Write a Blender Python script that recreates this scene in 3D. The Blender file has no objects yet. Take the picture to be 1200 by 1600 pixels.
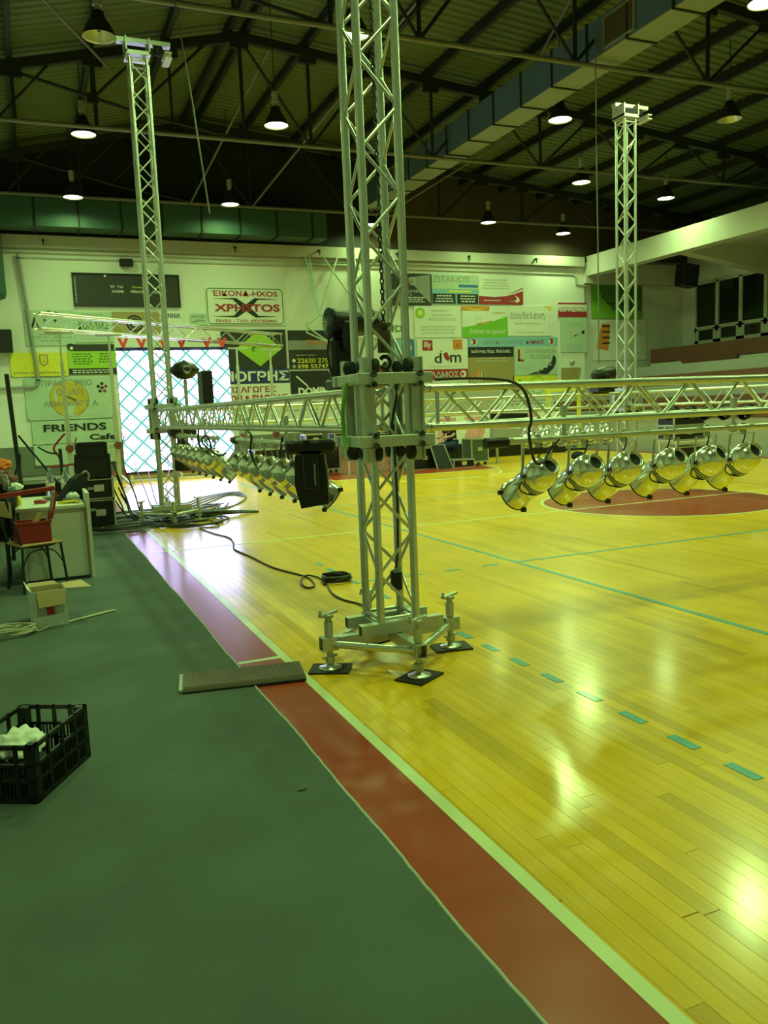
import bpy, bmesh, math, random
from mathutils import Vector, Matrix, noise
random.seed(7)
sc = bpy.context.scene
C = sc.collection

# ------------------------------------------------------------------ camera, world, exposure
FPX, PITCH, ROLL, YAW, CAMZ = 1282.37, 0.124564, -0.041635, 0.399181, 1.594
fw = Vector((math.sin(YAW)*math.cos(PITCH), math.cos(YAW)*math.cos(PITCH), -math.sin(PITCH)))
rt = Vector((math.cos(YAW), -math.sin(YAW), 0)); up = rt.cross(fw)
R_ = rt*math.cos(ROLL)+up*math.sin(ROLL); U_ = -rt*math.sin(ROLL)+up*math.cos(ROLL)
cam = bpy.data.objects.new('camera', bpy.data.cameras.new('camera')); C.objects.link(cam)
M = Matrix((R_, U_, -fw)).transposed().to_4x4(); M.translation = (0, 0, CAMZ)
cam.matrix_world = M
cam.data.sensor_fit = 'HORIZONTAL'; cam.data.sensor_width = 36; cam.data.lens = FPX/1200*36
cam.data.clip_end = 200
sc.camera = cam
w = bpy.data.worlds.new('world'); sc.world = w; w.use_nodes = True
w.node_tree.nodes['Background'].inputs[0].default_value = (.6, 1, .45, 1)
w.node_tree.nodes['Background'].inputs[1].default_value = .012
sc.view_settings.view_transform = 'Standard'; sc.view_settings.look = 'None'
sc.view_settings.gamma = 1; sc.view_settings.use_curve_mapping = False
sc.view_settings.exposure = 0.0
LAMP_COL = (.57, 1, .30); LAMP_W = 225; SCREEN_E = 13

# ------------------------------------------------------------------ materials
def mat(name, col, rough=.6, metal=0, var=.12, scale=6, bump=0, coat=0, emis=None, es=0, objvar=0, trans=0, bscale=None):
    m = bpy.data.materials.new(name); m.use_nodes = True; nt = m.node_tree; N = nt.nodes; L = nt.links
    b = N['Principled BSDF']; b.inputs['Roughness'].default_value = rough; b.inputs['Metallic'].default_value = metal
    tc = N.new('ShaderNodeTexCoord'); nz = N.new('ShaderNodeTexNoise'); nz.inputs['Scale'].default_value = scale; nz.inputs['Detail'].default_value = 4
    L.new(tc.outputs['Object'], nz.inputs['Vector'])
    r = N.new('ShaderNodeMapRange'); r.inputs[3].default_value = 1-var*1.6; r.inputs[4].default_value = 1+var*1.6
    L.new(nz.outputs['Fac'], r.inputs[0])
    mx = N.new('ShaderNodeVectorMath'); mx.operation = 'SCALE'; mx.inputs[0].default_value = col[:3]
    L.new(r.outputs[0], mx.inputs['Scale']); out = mx.outputs[0]
    if objvar:
        oi = N.new('ShaderNodeObjectInfo'); r2 = N.new('ShaderNodeMapRange'); r2.inputs[3].default_value = 1-objvar; r2.inputs[4].default_value = 1+objvar
        L.new(oi.outputs['Random'], r2.inputs[0]); m2 = N.new('ShaderNodeVectorMath'); m2.operation = 'SCALE'
        L.new(out, m2.inputs[0]); L.new(r2.outputs[0], m2.inputs['Scale']); out = m2.outputs[0]
    L.new(out, b.inputs['Base Color'])
    if bump:
        bp = N.new('ShaderNodeBump'); bp.inputs['Strength'].default_value = bump; bp.inputs['Distance'].default_value = .01
        n2 = N.new('ShaderNodeTexNoise'); n2.inputs['Scale'].default_value = bscale or scale*8; L.new(tc.outputs['Object'], n2.inputs['Vector'])
        L.new(n2.outputs['Fac'], bp.inputs['Height']); L.new(bp.outputs[0], b.inputs['Normal'])
    if coat: b.inputs['Coat Weight'].default_value = coat; b.inputs['Coat Roughness'].default_value = .1
    if emis: b.inputs['Emission Color'].default_value = (*emis, 1); b.inputs['Emission Strength'].default_value = es
    if trans: b.inputs['Transmission Weight'].default_value = trans
    return m
def flat(name, col, rough=.6, **k): return mat(name, col, rough, var=.04, **k)

M_ = {}
M_['alu'] = mat('brushed_aluminium', (.62, .64, .6), .33, .85, .1, 9)
M_['alud'] = mat('cast_aluminium', (.5, .52, .47), .45, .6, .12, 12)
M_['chrome'] = mat('polished_aluminium', (.82, .84, .8), .2, .9, .05, 14)
M_['black'] = mat('black_plastic', (.006, .006, .007), .45, 0, .2, 10)
M_['rubber'] = mat('black_rubber', (.014, .014, .014), .7, 0, .3, 20, bump=.3)
M_['dark'] = mat('dark_steel', (.016, .02, .015), .6, .2, .2, 4)
M_['pipe'] = mat('grey_painted_pipe', (.16, .16, .15), .5, .1, .15, 3)
M_['wall'] = mat('painted_wall', (.78, .78, .74), .75, 0, .05, .7, bump=.05)
M_['wallg'] = mat('grey_wall_paint', (.33, .33, .32), .7, 0, .08, 1.2)
M_['dado'] = mat('dark_dado_paint', (.17, .18, .15), .6, 0, .1, 1.5)
M_['concrete'] = mat('painted_concrete', (.58, .57, .5), .8, 0, .08, 1.2, bump=.1)
M_['gable'] = mat('brown_gable_boards', (.08, .055, .03), .8, 0, .2, 1)
M_['roof'] = mat('roof_sheet', (.105, .14, .07), .6, .1, .15, .5)
M_['ductb'] = mat('blue_duct_paint', (.10, .16, .22), .45, .2, .12, 1)
M_['ductg'] = mat('green_duct_paint', (.05, .12, .09), .5, .2, .12, 1)
M_['ductu'] = mat('galvanised_duct_underside', (.24, .27, .2), .5, .2, .1, 1.5)
M_['brown'] = mat('brown_red_paint', (.15, .05, .035), .6, 0, .1, 2)
M_['glass'] = mat('dark_window_glass', (.012, .015, .013), .08, 0, .1, 2)
M_['frame'] = mat('white_window_frame', (.6, .6, .55), .5, 0, .05, 3)
M_['white'] = flat('white_laminate', (.72, .72, .66), .45)
M_['cream'] = flat('cream_edge', (.55, .52, .42), .5)
M_['card'] = mat('brown_cardboard', (.55, .38, .2), .8, 0, .08, 8)
M_['cardw'] = mat('white_printed_cardboard', (.5, .52, .5), .6, 0, .06, 8)
M_['rope'] = mat('pale_rope', (.68, .63, .5), .9, 0, .15, 60, bump=.5)
M_['cloth'] = mat('white_cloth', (.82, .84, .78), .9, 0, .08, 12, bump=.4)
M_['red'] = mat('red_plastic', (.33, .022, .02), .35, 0, .1, 8)
M_['redp'] = flat('red_print', (.5, .03, .03), .6)
M_['orange'] = flat('orange_cloth', (.7, .16, .03), .8)
M_['yellow'] = mat('yellow_plastic', (.85, .65, .05), .5, 0, .08, 10)
M_['wood'] = mat('light_wood', (.45, .26, .11), .5, 0, .15, 12)
M_['skin'] = flat('skin', (.5, .3, .22), .6)
M_['jeans'] = mat('blue_denim', (.02, .035, .09), .85, 0, .15, 20)
M_['jacket'] = mat('black_jacket_fabric', (.005, .006, .009), .85, 0, .2, 14)
M_['greyc'] = mat('grey_fabric', (.25, .26, .27), .9, 0, .15, 14)
M_['pink'] = mat('pink_cloth', (.75, .35, .38), .85, 0, .2, 3)
M_['tiny'] = flat('clear_plastic', (.8, .85, .85), .08, trans=.85)
M_['cablek'] = mat('cable_jacket', (.02, .022, .018), .5, 0, .2, 20)
M_['cableg'] = mat('green_grey_cable', (.06, .09, .05), .5, 0, .2, 20)
M_['mesh'] = mat('brown_ribbed_rubber', (.12, .085, .055), .7, 0, .15, 10)
M_['lens'] = flat('lens_glass', (.05, .07, .09), .05)
M_['bulb'] = flat('lit_bulb', (1, 1, 1), .3, emis=(.86, 1, .62), es=22)
M_['refl'] = mat('reflector_aluminium', (.7, .68, .5), .3, .7, .15, 6)
M_['rfe'] = flat('glowing_diffuser', (1, 1, 1), .3, emis=(.80, 1, .62), es=24)
M_['rfd'] = flat('soft_glowing_diffuser', (1, 1, 1), .3, emis=(.80, 1, .62), es=9)
def pr(n, c): M_[n] = flat('print_'+n, c, .55)
pr('pwhite', (.8, .8, .75)); pr('pblack', (.02, .02, .02)); pr('pgrey', (.3, .3, .3)); pr('plgrey', (.55, .56, .53)); pr('pgreen', (.2, .5, .04)); pr('plime', (.38, .62, .05))
pr('pnavy', (.03, .03, .16)); pr('pblue', (.05, .18, .45)); pr('plblue', (.25, .5, .62)); pr('pyellow', (.8, .72, .05)); pr('pgold', (.62, .45, .06)); pr('ptan', (.4, .3, .12))
pr('porange', (.75, .25, .04)); pr('pcharc', (.03, .03, .028)); pr('pdred', (.4, .03, .04)); pr('pmint', (.5, .62, .5)); pr('pamber', (.8, .6, .1)); pr('pdgreen', (.08, .2, .04))

def wood_mat(name, perobj):
    m = bpy.data.materials.new(name); m.use_nodes = True; nt = m.node_tree; N = nt.nodes; L = nt.links; b = N['Principled BSDF']
    tc = N.new('ShaderNodeTexCoord'); geo = N.new('ShaderNodeNewGeometry')
    mp = N.new('ShaderNodeMapping'); mp.inputs['Scale'].default_value = (60, 2.5, 1); L.new(geo.outputs['Position'], mp.inputs[0])
    nz = N.new('ShaderNodeTexNoise'); nz.inputs['Scale'].default_value = 1; nz.inputs['Detail'].default_value = 5; L.new(mp.outputs[0], nz.inputs['Vector'])
    cr = N.new('ShaderNodeValToRGB'); cr.color_ramp.elements[0].position = .3; cr.color_ramp.elements[0].color = (.80, .45, .006, 1); cr.color_ramp.elements[1].position = .7; cr.color_ramp.elements[1].color = (.92, .53, .010, 1)
    L.new(nz.outputs['Fac'], cr.inputs[0])
    at = N.new('ShaderNodeAttribute'); at.attribute_name = 'tone'
    if perobj:
        src = N.new('ShaderNodeObjectInfo').outputs['Random']
    else: src = at.outputs['Fac']
    tr = N.new('ShaderNodeValToRGB'); e = tr.color_ramp.elements; e[0].color = (.74, .74, .7, 1); e[1].color = (1.05, 1.05, 1.0, 1); e[0].position = 0; e[1].position = 1
    e2 = e.new(.15); e2.color = (.93, .93, .9, 1)
    L.new(src, tr.inputs[0])
    mx = N.new('ShaderNodeMix'); mx.data_type = 'RGBA'; mx.blend_type = 'MULTIPLY'; mx.inputs[0].default_value = 1
    L.new(cr.outputs[0], mx.inputs[6]); L.new(tr.outputs[0], mx.inputs[7])
    # large scale wear
    n3 = N.new('ShaderNodeTexNoise'); n3.inputs['Scale'].default_value = .8; n3.inputs['Detail'].default_value = 4; L.new(geo.outputs['Position'], n3.inputs['Vector'])
    m3 = N.new('ShaderNodeMapRange'); m3.inputs[1].default_value = .3; m3.inputs[2].default_value = .7; m3.inputs[3].default_value = .86; m3.inputs[4].default_value = 1.06; L.new(n3.outputs['Fac'], m3.inputs[0])
    vm = N.new('ShaderNodeVectorMath'); vm.operation = 'SCALE'; L.new(mx.outputs[2], vm.inputs[0]); L.new(m3.outputs[0], vm.inputs['Scale'])
    L.new(vm.outputs[0], b.inputs['Base Color'])
    rr = N.new('ShaderNodeMapRange'); rr.inputs[3].default_value = .25; rr.inputs[4].default_value = .4; L.new(n3.outputs['Fac'], rr.inputs[0]); L.new(rr.outputs[0], b.inputs['Roughness'])
    b.inputs['Specular IOR Level'].default_value = .25; b.inputs['Coat Weight'].default_value = .45; b.inputs['Coat Roughness'].default_value = .15
    bp = N.new('ShaderNodeBump'); bp.inputs['Strength'].default_value = .06; bp.inputs['Distance'].default_value = .004
    mp2 = N.new('ShaderNodeMapping'); mp2.inputs['Scale'].default_value = (14, 2.2, 1); L.new(geo.outputs['Position'], mp2.inputs[0])
    n4 = N.new('ShaderNodeTexNoise'); n4.inputs['Scale'].default_value = 1.3; L.new(mp2.outputs[0], n4.inputs['Vector']); L.new(n4.outputs['Fac'], bp.inputs['Height']); L.new(bp.outputs[0], b.inputs['Normal'])
    return m
M_['plank'] = wood_mat('varnished_plank', True); M_['planks'] = wood_mat('varnished_planks_far', False)
def paint(name, col, rough=.22):
    m = mat(name, col, rough, 0, .1, 3, bump=.04, bscale=9); q = m.node_tree.nodes['Principled BSDF']; q.inputs['Specular IOR Level'].default_value = .25; q.inputs['Coat Weight'].default_value = .3; q.inputs['Coat Roughness'].default_value = .14; return m
M_['fred'] = paint('red_court_paint', (.36, .045, .014), .35); M_['fwhite'] = paint('white_court_paint', (.68, .72, .42), .4); M_['fcyan'] = paint('turquoise_court_paint', (.13, .36, .42), .4)
M_['carpet'] = mat('grey_green_carpet', (.088, .118, .108), .95, 0, .24, 1.6, bump=.5, bscale=160)
M_['cedge'] = mat('pale_carpet_backing', (.42, .46, .42), .9, 0, .15, 30)

def screen_mat():
    m = bpy.data.materials.new('lit_led_pattern'); m.use_nodes = True; nt = m.node_tree; N = nt.nodes; L = nt.links; b = N['Principled BSDF']
    b.inputs['Base Color'].default_value = (.02, .02, .03, 1); b.inputs['Roughness'].default_value = .4
    tc = N.new('ShaderNodeTexCoord'); sep = N.new('ShaderNodeSeparateXYZ'); L.new(tc.outputs['Object'], sep.inputs[0])
    def math_(op, a, bb=None, c=None):
        n = N.new('ShaderNodeMath'); n.operation = op
        for i, v in enumerate((a, bb, c)):
            if v is None: continue
            if isinstance(v, (int, float)): n.inputs[i].default_value = v
            else: L.new(v, n.inputs[i])
        return n.outputs[0]
    X, Z = sep.outputs['X'], sep.outputs['Z']
    s = 2.0
    u = math_('MULTIPLY', math_('ADD', X, Z), s); v = math_('MULTIPLY', math_('SUBTRACT', X, Z), s)
    fu = math_('ABSOLUTE', math_('SUBTRACT', math_('FRACT', u), .5)); fv = math_('ABSOLUTE', math_('SUBTRACT', math_('FRACT', v), .5))
    line = math_('GREATER_THAN', math_('MAXIMUM', fu, fv), .415)     # diagonal lattice
    su = math_('SUBTRACT', math_('FRACT', math_('MULTIPLY', u, 3)), .5); sv = math_('SUBTRACT', math_('FRACT', math_('MULTIPLY', v, 3)), .5)
    d = math_('ADD', math_('MULTIPLY', su, su), math_('MULTIPLY', sv, sv)); dot = math_('LESS_THAN', d, .03)
    ring = math_('SUBTRACT', 1.0, math_('MULTIPLY', math_('ABSOLUTE', math_('SUBTRACT', d, .11)), 2.2))
    hz = N.new('ShaderNodeTexNoise'); hz.inputs['Scale'].default_value = 6; L.new(tc.outputs['Object'], hz.inputs['Vector'])
    hue = N.new('ShaderNodeValToRGB'); e = hue.color_ramp.elements; e[0].color = (.05, .012, .02, 1); e[0].position = .45; e[1].color = (.008, .045, .02, 1); e[1].position = .55; L.new(hz.outputs['Fac'], hue.inputs[0])
    base = N.new('ShaderNodeMix'); base.data_type = 'RGBA'; base.inputs[6].default_value = (.045, .07, .16, 1); base.inputs[7].default_value = (.58, .52, 1, 1); L.new(ring, base.inputs[0])
    m1 = N.new('ShaderNodeMix'); m1.data_type = 'RGBA'; L.new(dot, m1.inputs[0]); L.new(base.outputs[2], m1.inputs[6]); L.new(hue.outputs[0], m1.inputs[7])
    m2 = N.new('ShaderNodeMix'); m2.data_type = 'RGBA'; L.new(line, m2.inputs[0]); L.new(m1.outputs[2], m2.inputs[6]); m2.inputs[7].default_value = (.012, .05, .043, 1)
    L.new(m2.outputs[2], b.inputs['Emission Color']); b.inputs['Emission Strength'].default_value = SCREEN_E
    return m
M_['screen'] = screen_mat()

# ------------------------------------------------------------------ mesh builders
def frame_of(d):
    d = Vector(d).normalized(); a = Vector((0, 0, 1)) if abs(d.z) < .95 else Vector((1, 0, 0))
    x = a.cross(d).normalized(); return x, d.cross(x), d
class MB:
    def __init__(s): s.v = []; s.f = []; s.sm = []
    def add(s, vs, fs, smooth=False):
        o = len(s.v); s.v += [tuple(v) for v in vs]; s.f += [tuple(i+o for i in f) for f in fs]; s.sm += [smooth]*len(fs); return s
    def box(s, c, d, rot=None, bev=0):
        hx, hy, hz = d[0]/2, d[1]/2, d[2]/2; c = Vector(c)
        if bev:
            b = min(bev, hx*.9, hy*.9, hz*.9); P = []
            for sx in (-1, 1):
                for sy in (-1, 1):
                    for sz in (-1, 1):
                        P += [Vector((sx*hx, sy*(hy-b), sz*(hz-b))), Vector((sx*(hx-b), sy*hy, sz*(hz-b))), Vector((sx*(hx-b), sy*(hy-b), sz*hz))]
            bm = bmesh.new(); [bm.verts.new(p) for p in P]; bmesh.ops.convex_hull(bm, input=bm.verts)
            bmesh.ops.dissolve_limit(bm, angle_limit=.02, verts=bm.verts, edges=bm.edges); bm.verts.index_update()
            vs = [v.co.copy() for v in bm.verts]; fs = [[v.index for v in f.verts] for f in bm.faces]; bm.free()
        else:
            vs = [Vector((x, y, z)) for x in (-hx, hx) for y in (-hy, hy) for z in (-hz, hz)]
            fs = [(0, 1, 3, 2), (4, 6, 7, 5), (0, 4, 5, 1), (2, 3, 7, 6), (0, 2, 6, 4), (1, 5, 7, 3)]
        if rot is not None:
            m = rot if isinstance(rot, Matrix) else Matrix.Rotation(rot, 3, 'Z'); vs = [m @ v for v in vs]
        return s.add([c+v for v in vs], fs)
    def bar(s, a, b, w, h, upv=(0, 0, 1)):
        a, b = Vector(a), Vector(b); d = (b-a); L = d.length; d.normalize(); u = Vector(upv)
        x = d.cross(u)
        if x.length < 1e-3: x = d.cross(Vector((1, 0, 0)))
        x.normalize(); y = x.cross(d).normalized()
        return s.box((a+b)/2, (w, L, h), Matrix((x, d, y)).transposed())
    def tube(s, a, b, r, n=10, r2=None, cap=True):
        a, b = Vector(a), Vector(b); x, y, d = frame_of(b-a); r2 = r if r2 is None else r2; vs = []
        for p, q in ((a, r), (b, r2)): vs += [p+x*q*math.cos(6.28319*i/n)+y*q*math.sin(6.28319*i/n) for i in range(n)]
        s.add(vs, [(i, (i+1) % n, n+(i+1) % n, n+i) for i in range(n)], True)
        if cap: s.add(vs, [tuple(range(n-1, -1, -1)), tuple(range(n, 2*n))])
        return s
    def pipe(s, a, b, r, ri, n=12):      # open hollow tube
        a, b = Vector(a), Vector(b); x, y, d = frame_of(b-a); vs = []
        for p in (a, b):
            for q in (r, ri): vs += [p+x*q*math.cos(6.28319*i/n)+y*q*math.sin(6.28319*i/n) for i in range(n)]
        F = []
        for i in range(n):
            j = (i+1) % n; F += [(i, j, 2*n+j, 2*n+i), (n+j, n+i, 3*n+i, 3*n+j), (j, i, n+i, n+j), (2*n+i, 2*n+j, 3*n+j, 3*n+i)]
        return s.add(vs, F, True)
    def sqpipe(s, a, b, w, h, t=.006):
        a, b = Vector(a), Vector(b); d = (b-a).normalized(); x = d.cross(Vector((0, 0, 1))).normalized(); y = Vector((0, 0, 1))
        for sg in (-1, 1):
            s.bar(a+y*sg*(h-t)/2, b+y*sg*(h-t)/2, w, t); s.bar(a+x*sg*(w-t)/2, b+x*sg*(w-t)/2, t, h-2*t)
        return s
    def lathe(s, prof, o=(0, 0, 0), ax=(0, 0, 1), n=16):
        o = Vector(o); x, y, d = frame_of(ax); vs = []
        for r, h in prof: vs += [o+d*h+x*r*math.cos(6.28319*i/n)+y*r*math.sin(6.28319*i/n) for i in range(n)]
        F = []
        for k in range(len(prof)-1):
            for i in range(n): j = (i+1) % n; F.append((k*n+i, k*n+j, (k+1)*n+j, (k+1)*n+i))
        return s.add(vs, F, True)
    def sweep(s, pts, r, n=6, closed=False):
        pts = [Vector(p) for p in pts]; m = len(pts); vs = []; x = None
        for i, p in enumerate(pts):
            t = (pts[min(i+1, m-1)]-pts[max(i-1, 0)]).normalized()
            if x is None: x = frame_of(t)[0]
            x = (x-t*x.dot(t))
            if x.length < 1e-4: x = frame_of(t)[0]
            x.normalize(); y = t.cross(x)
            vs += [p+x*r*math.cos(6.28319*k/n)+y*r*math.sin(6.28319*k/n) for k in range(n)]
        F = [(i*n+k, i*n+(k+1) % n, (i+1)*n+(k+1) % n, (i+1)*n+k) for i in range(m-1) for k in range(n)]
        s.add(vs, F, True); s.add(vs, [tuple(range(n-1, -1, -1)), tuple(range((m-1)*n, m*n))]); return s
    def torus(s, c, R, r, ax=(0, 0, 1), n=20, k=6, a0=0, a1=6.28319):
        x, y, d = frame_of(ax); c = Vector(c)
        return s.sweep([c+x*R*math.cos(a0+(a1-a0)*i/n)+y*R*math.sin(a0+(a1-a0)*i/n) for i in range(n+1)], r, k)
    def poly(s, pts, th=(0, 0, .01)):   # extruded polygon
        n = len(pts); t = Vector(th); vs = [Vector(p) for p in pts]+[Vector(p)+t for p in pts]
        return s.add(vs, [tuple(range(n-1, -1, -1)), tuple(range(n, 2*n))]+[(i, (i+1) % n, n+(i+1) % n, n+i) for i in range(n)])
    def mesh(s, name, m):
        me = bpy.data.meshes.new(name); me.from_pydata(s.v, [], s.f); me.validate(clean_customdata=False)
        if len(me.polygons) == len(s.sm): me.polygons.foreach_set('use_smooth', s.sm)
        me.materials.append(m if not isinstance(m, str) else M_[m]); bm = bmesh.new(); bm.from_mesh(me); bmesh.ops.recalc_face_normals(bm, faces=bm.faces); bm.to_mesh(me); bm.free(); return me
    def build(s, name, m, parent=None, **k):
        return link(name, s.mesh(name, m), parent, **k)
def link(name, me, parent=None, loc=None, mw=None, label=None):
    o = bpy.data.objects.new(name, me); C.objects.link(o)
    if parent: o.parent = parent; o.matrix_parent_inverse = Matrix.Identity(4)
    if mw is not None: o.matrix_local = mw
    if loc is not None: o.location = loc
    if label: o['label'] = label
    return o
def tag(o, label, cat, group=None):
    o['label'] = label; o['category'] = cat
    if group: o['group'] = group
    return o
def thing(name, label, cat, loc=(0, 0, 0), rz=0, group=None):
    o = bpy.data.objects.new(name, None); C.objects.link(o); o.location = loc; o.rotation_euler = (0, 0, rz); o.empty_display_size = .1
    return tag(o, label, cat, group)
def struct(o): o['kind'] = 'structure'; return o
def stuff(o): o['kind'] = 'stuff'; return o
def dup(root, loc, rz=0, label=None, group=None, parent=None):
    r = root.copy(); C.objects.link(r); r.location = loc; r.rotation_euler = (0, 0, rz)
    if label: r['label'] = label
    if group: r['group'] = group
    def rec(a, b):
        for ch in list(a.children):
            c = ch.copy(); C.objects.link(c); c.parent = b; rec(ch, c)
    rec(root, r); return r
UNIT = {}
def strut(name, a, b, r, m, parent, n=6):
    """straight round bar sharing one unit mesh per material"""
    key = (m, n)
    if key not in UNIT: UNIT[key] = MB().tube((0, 0, -.5), (0, 0, .5), 1, n).mesh(name, m)
    a, b = Vector(a), Vector(b); x, y, d = frame_of(b-a); mw = Matrix((x*r, y*r, d*(b-a).length)).transposed().to_4x4(); mw.translation = (a+b)/2
    return link(name, UNIT[key], parent, mw=mw)
def boxpart(name, c, d, m, parent=None, rot=None, bev=0, **k): return MB().box(c, d, rot, bev).build(name, m, parent, **k)

# ------------------------------------------------------------------ floor
floor = struct(boxpart('floor', (7.5, 10.5, -.06), (39, 36, .08), 'wallg'))
PW = .068
def in_view(x, y):
    d = Vector((x, y, 0))-Vector((0, 0, CAMZ)); z = d.dot(fw)
    if z < .3: return None
    u = 600+FPX*d.dot(R_)/z; v = 800-FPX*d.dot(U_)/z
    return z if -40 < u < 1240 and v < 1640 else None
cand = []
X0 = 1.10
ncol = int((16.9-X0)/PW)
for i in range(ncol):
    y = .5+random.random()*-1.5
    while y < 27.2:
        L = random.choice((1.1, 1.4, 1.7, 2.0)); y1 = min(y+L, 27.3)
        if y1 > .3:
            z = [in_view(X0+(i+.5)*PW, yy) for yy in (y, (y+y1)/2, y1)]; z = [q for q in z if q]
            cand.append((min(z) if z else 99, i, max(y, .2), y1))
        y = y1
cand.sort(); near = cand[:290]; far = cand[290:]
G = .0007
def plank_geo(mb, x, y0, y1): 
    hx = PW/2-G/2; z0, z1 = -.02, 0
    b = .0006; vs = [(x-hx, y0+G, z0), (x+hx, y0+G, z0), (x+hx, y1-G, z0), (x-hx, y1-G, z0),
          (x-hx, y0+G, z1-b), (x+hx, y0+G, z1-b), (x+hx, y1-G, z1-b), (x-hx, y1-G, z1-b),
          (x-hx+b, y0+G+b, z1), (x+hx-b, y0+G+b, z1), (x+hx-b, y1-G-b, z1), (x-hx+b, y1-G-b, z1)]
    mb.add(vs, [(4, 5, 9, 8), (5, 6, 10, 9), (6, 7, 11, 10), (7, 4, 8, 11), (8, 9, 10, 11), (0, 1, 5, 4), (1, 2, 6, 5), (2, 3, 7, 6), (3, 0, 4, 7)])
pm = {}
for z, i, y0, y1 in near:
    L = round(y1-y0, 2)
    if L not in pm:
        b = MB(); plank_geo(b, 0, 0, L); pm[L] = b.mesh('plank', 'plank')
    link('plank', pm[L], floor, loc=(X0+(i+.5)*PW, y0, 0))
b = MB(); tones = []
for z, i, y0, y1 in far:
    plank_geo(b, X0+(i+.5)*PW, y0, y1); tones += [random.random()]*9
me = bpy.data.meshes.new('planks'); me.from_pydata(b.v, [], b.f); me.materials.append(M_['planks'])
at = me.attributes.new('tone', 'FLOAT', 'FACE'); at.data.foreach_set('value', tones)
stuff(link('planks', me, floor))

def fl(name, x0, y0, x1, y1, m, z=.0012):
    return boxpart(name, ((x0+x1)/2, (y0+y1)/2, z/2+.0002), (x1-x0, y1-y0, z), m, floor)
def disc_pts(cx, cy, r, z, a0=0, a1=6.28319, n=72): return [(cx+r*math.cos(a0+(a1-a0)*i/n), cy+r*math.sin(a0+(a1-a0)*i/n), z) for i in range(n+1)]
def arc(name, cx, cy, r, w, m, a0=0, a1=6.28319, z=.0022, n=72):
    i_ = disc_pts(cx, cy, r-w/2, 0, a0, a1, n); o_ = disc_pts(cx, cy, r+w/2, 0, a0, a1, n); mb = MB()
    for k in range(n):
        mb.poly([i_[k], o_[k], o_[k+1], i_[k+1]], (0, 0, z))
    return mb.build(name, m, floor)
XA = 1.398; YC = 10.035; YE = 24.03; XR = XA+15
fl('red_border', 1.06, .2, XA-.02, 26, 'fred', .001)
fl('red_border', XA, YE, XR, 27.2, 'fred', .001)
fl('red_border', XR, .2, 16.95, 27.2, 'fred', .001)
fl('white_line', XA-.028, .2, XA+.028, YE, 'fwhite', .0024)
fl('white_line', XR-.025, .2, XR+.025, YE, 'fwhite', .0024)
fl('white_line', XA-.2, YC-.025, XR+.2, YC+.025, 'fwhite', .0022)
fl('white_line', XA, YE-.025, XR, YE+.025, 'fwhite', .0022)
fl('white_line', 1.10, 5.126-.025, XA-.028, 5.126+.025, 'fwhite', .0022)
CX = XA+7.5
MB().poly(disc_pts(CX, YC, 1.78, .0002)[:-1], (0, 0, .001)).build('red_circle', 'fred', floor)
arc('white_circle', CX, YC, 1.8, .05, 'fwhite')
# far key: trapezoid, red filled, with free throw circle
yk = 17.88
MB().poly([(CX-3, YE, .0003), (6.35, yk, .0003), (10.75, yk, .0003), (CX+3, YE, .0003)], (0, 0, .001)).build('red_key', 'fred', floor)
for a, c in (((CX-3, YE), (6.35, yk)), ((CX+3, YE), (10.75, yk)), ((6.35, yk), (10.75, yk))):
    MB().bar((a[0], a[1], .0012), (c[0], c[1], .0012), .05, .0024).build('white_line', 'fwhite', floor)
arc('white_circle', CX-.2, yk, 1.8, .05, 'fwhite', math.pi, 2*math.pi, n=40)
arc('white_arc', CX, YE-1.575, 6.25, .05, 'fwhite', math.pi, 2*math.pi)
# volleyball lines
fl('turquoise_line', XA+3-.025, .2, XA+3+.025, YC+9, 'fcyan', .0023)
fl('turquoise_line', XA+3+.025, YC-3.02, XA+12, YC-2.97, 'fcyan', .0022)
fl('turquoise_line', XA+3, YC+2.97, XA+12, YC+3.02, 'fcyan', .0021)
for k in range(18):
    y0 = 2.05+k*.352
    fl('turquoise_dash', 2.66-.025, y0, 2.66+.027, y0+.17, 'fcyan', .0022)
for k in range(4): fl('turquoise_dash', 2.75+k*.42, YC-3.02, 2.92+k*.42, YC-2.97, 'fcyan', .0022)

# carpet
cp = thing('carpet', 'wide grey-green carpet runner covering the floor left of the red border', 'carpet', (0, 0, 0))
n = 120; vs = []; F = []
for i in range(n+1):
    y = -2+16*i/n; e = 1.08+.004*math.sin(y*2.1)+.003*math.sin(y*5.3)
    vs += [(-3.4, y, 0), (-3.4, y, .007), (e, y, .007), (e, y, 0)]
for i in range(n):
    for k in range(3): F.append((i*4+k, i*4+k+1, i*4+k+5, i*4+k+4))
F += [(0, 1, 2, 3), (n*4+3, n*4+2, n*4+1, n*4)]
MB().add(vs, F).build('carpet_sheet', 'carpet', cp)
b = MB(); pts = []
for i in range(n*2+1):
    y = -2+16*i/(n*2); e = 1.083+.004*math.sin(y*2.1)+.003*math.sin(y*5.3)+.002*random.uniform(-1, 1)
    pts.append((e, y, .005))
MB().sweep(pts, .0075, 6).build('frayed_edge', 'cedge', cp)

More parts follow.
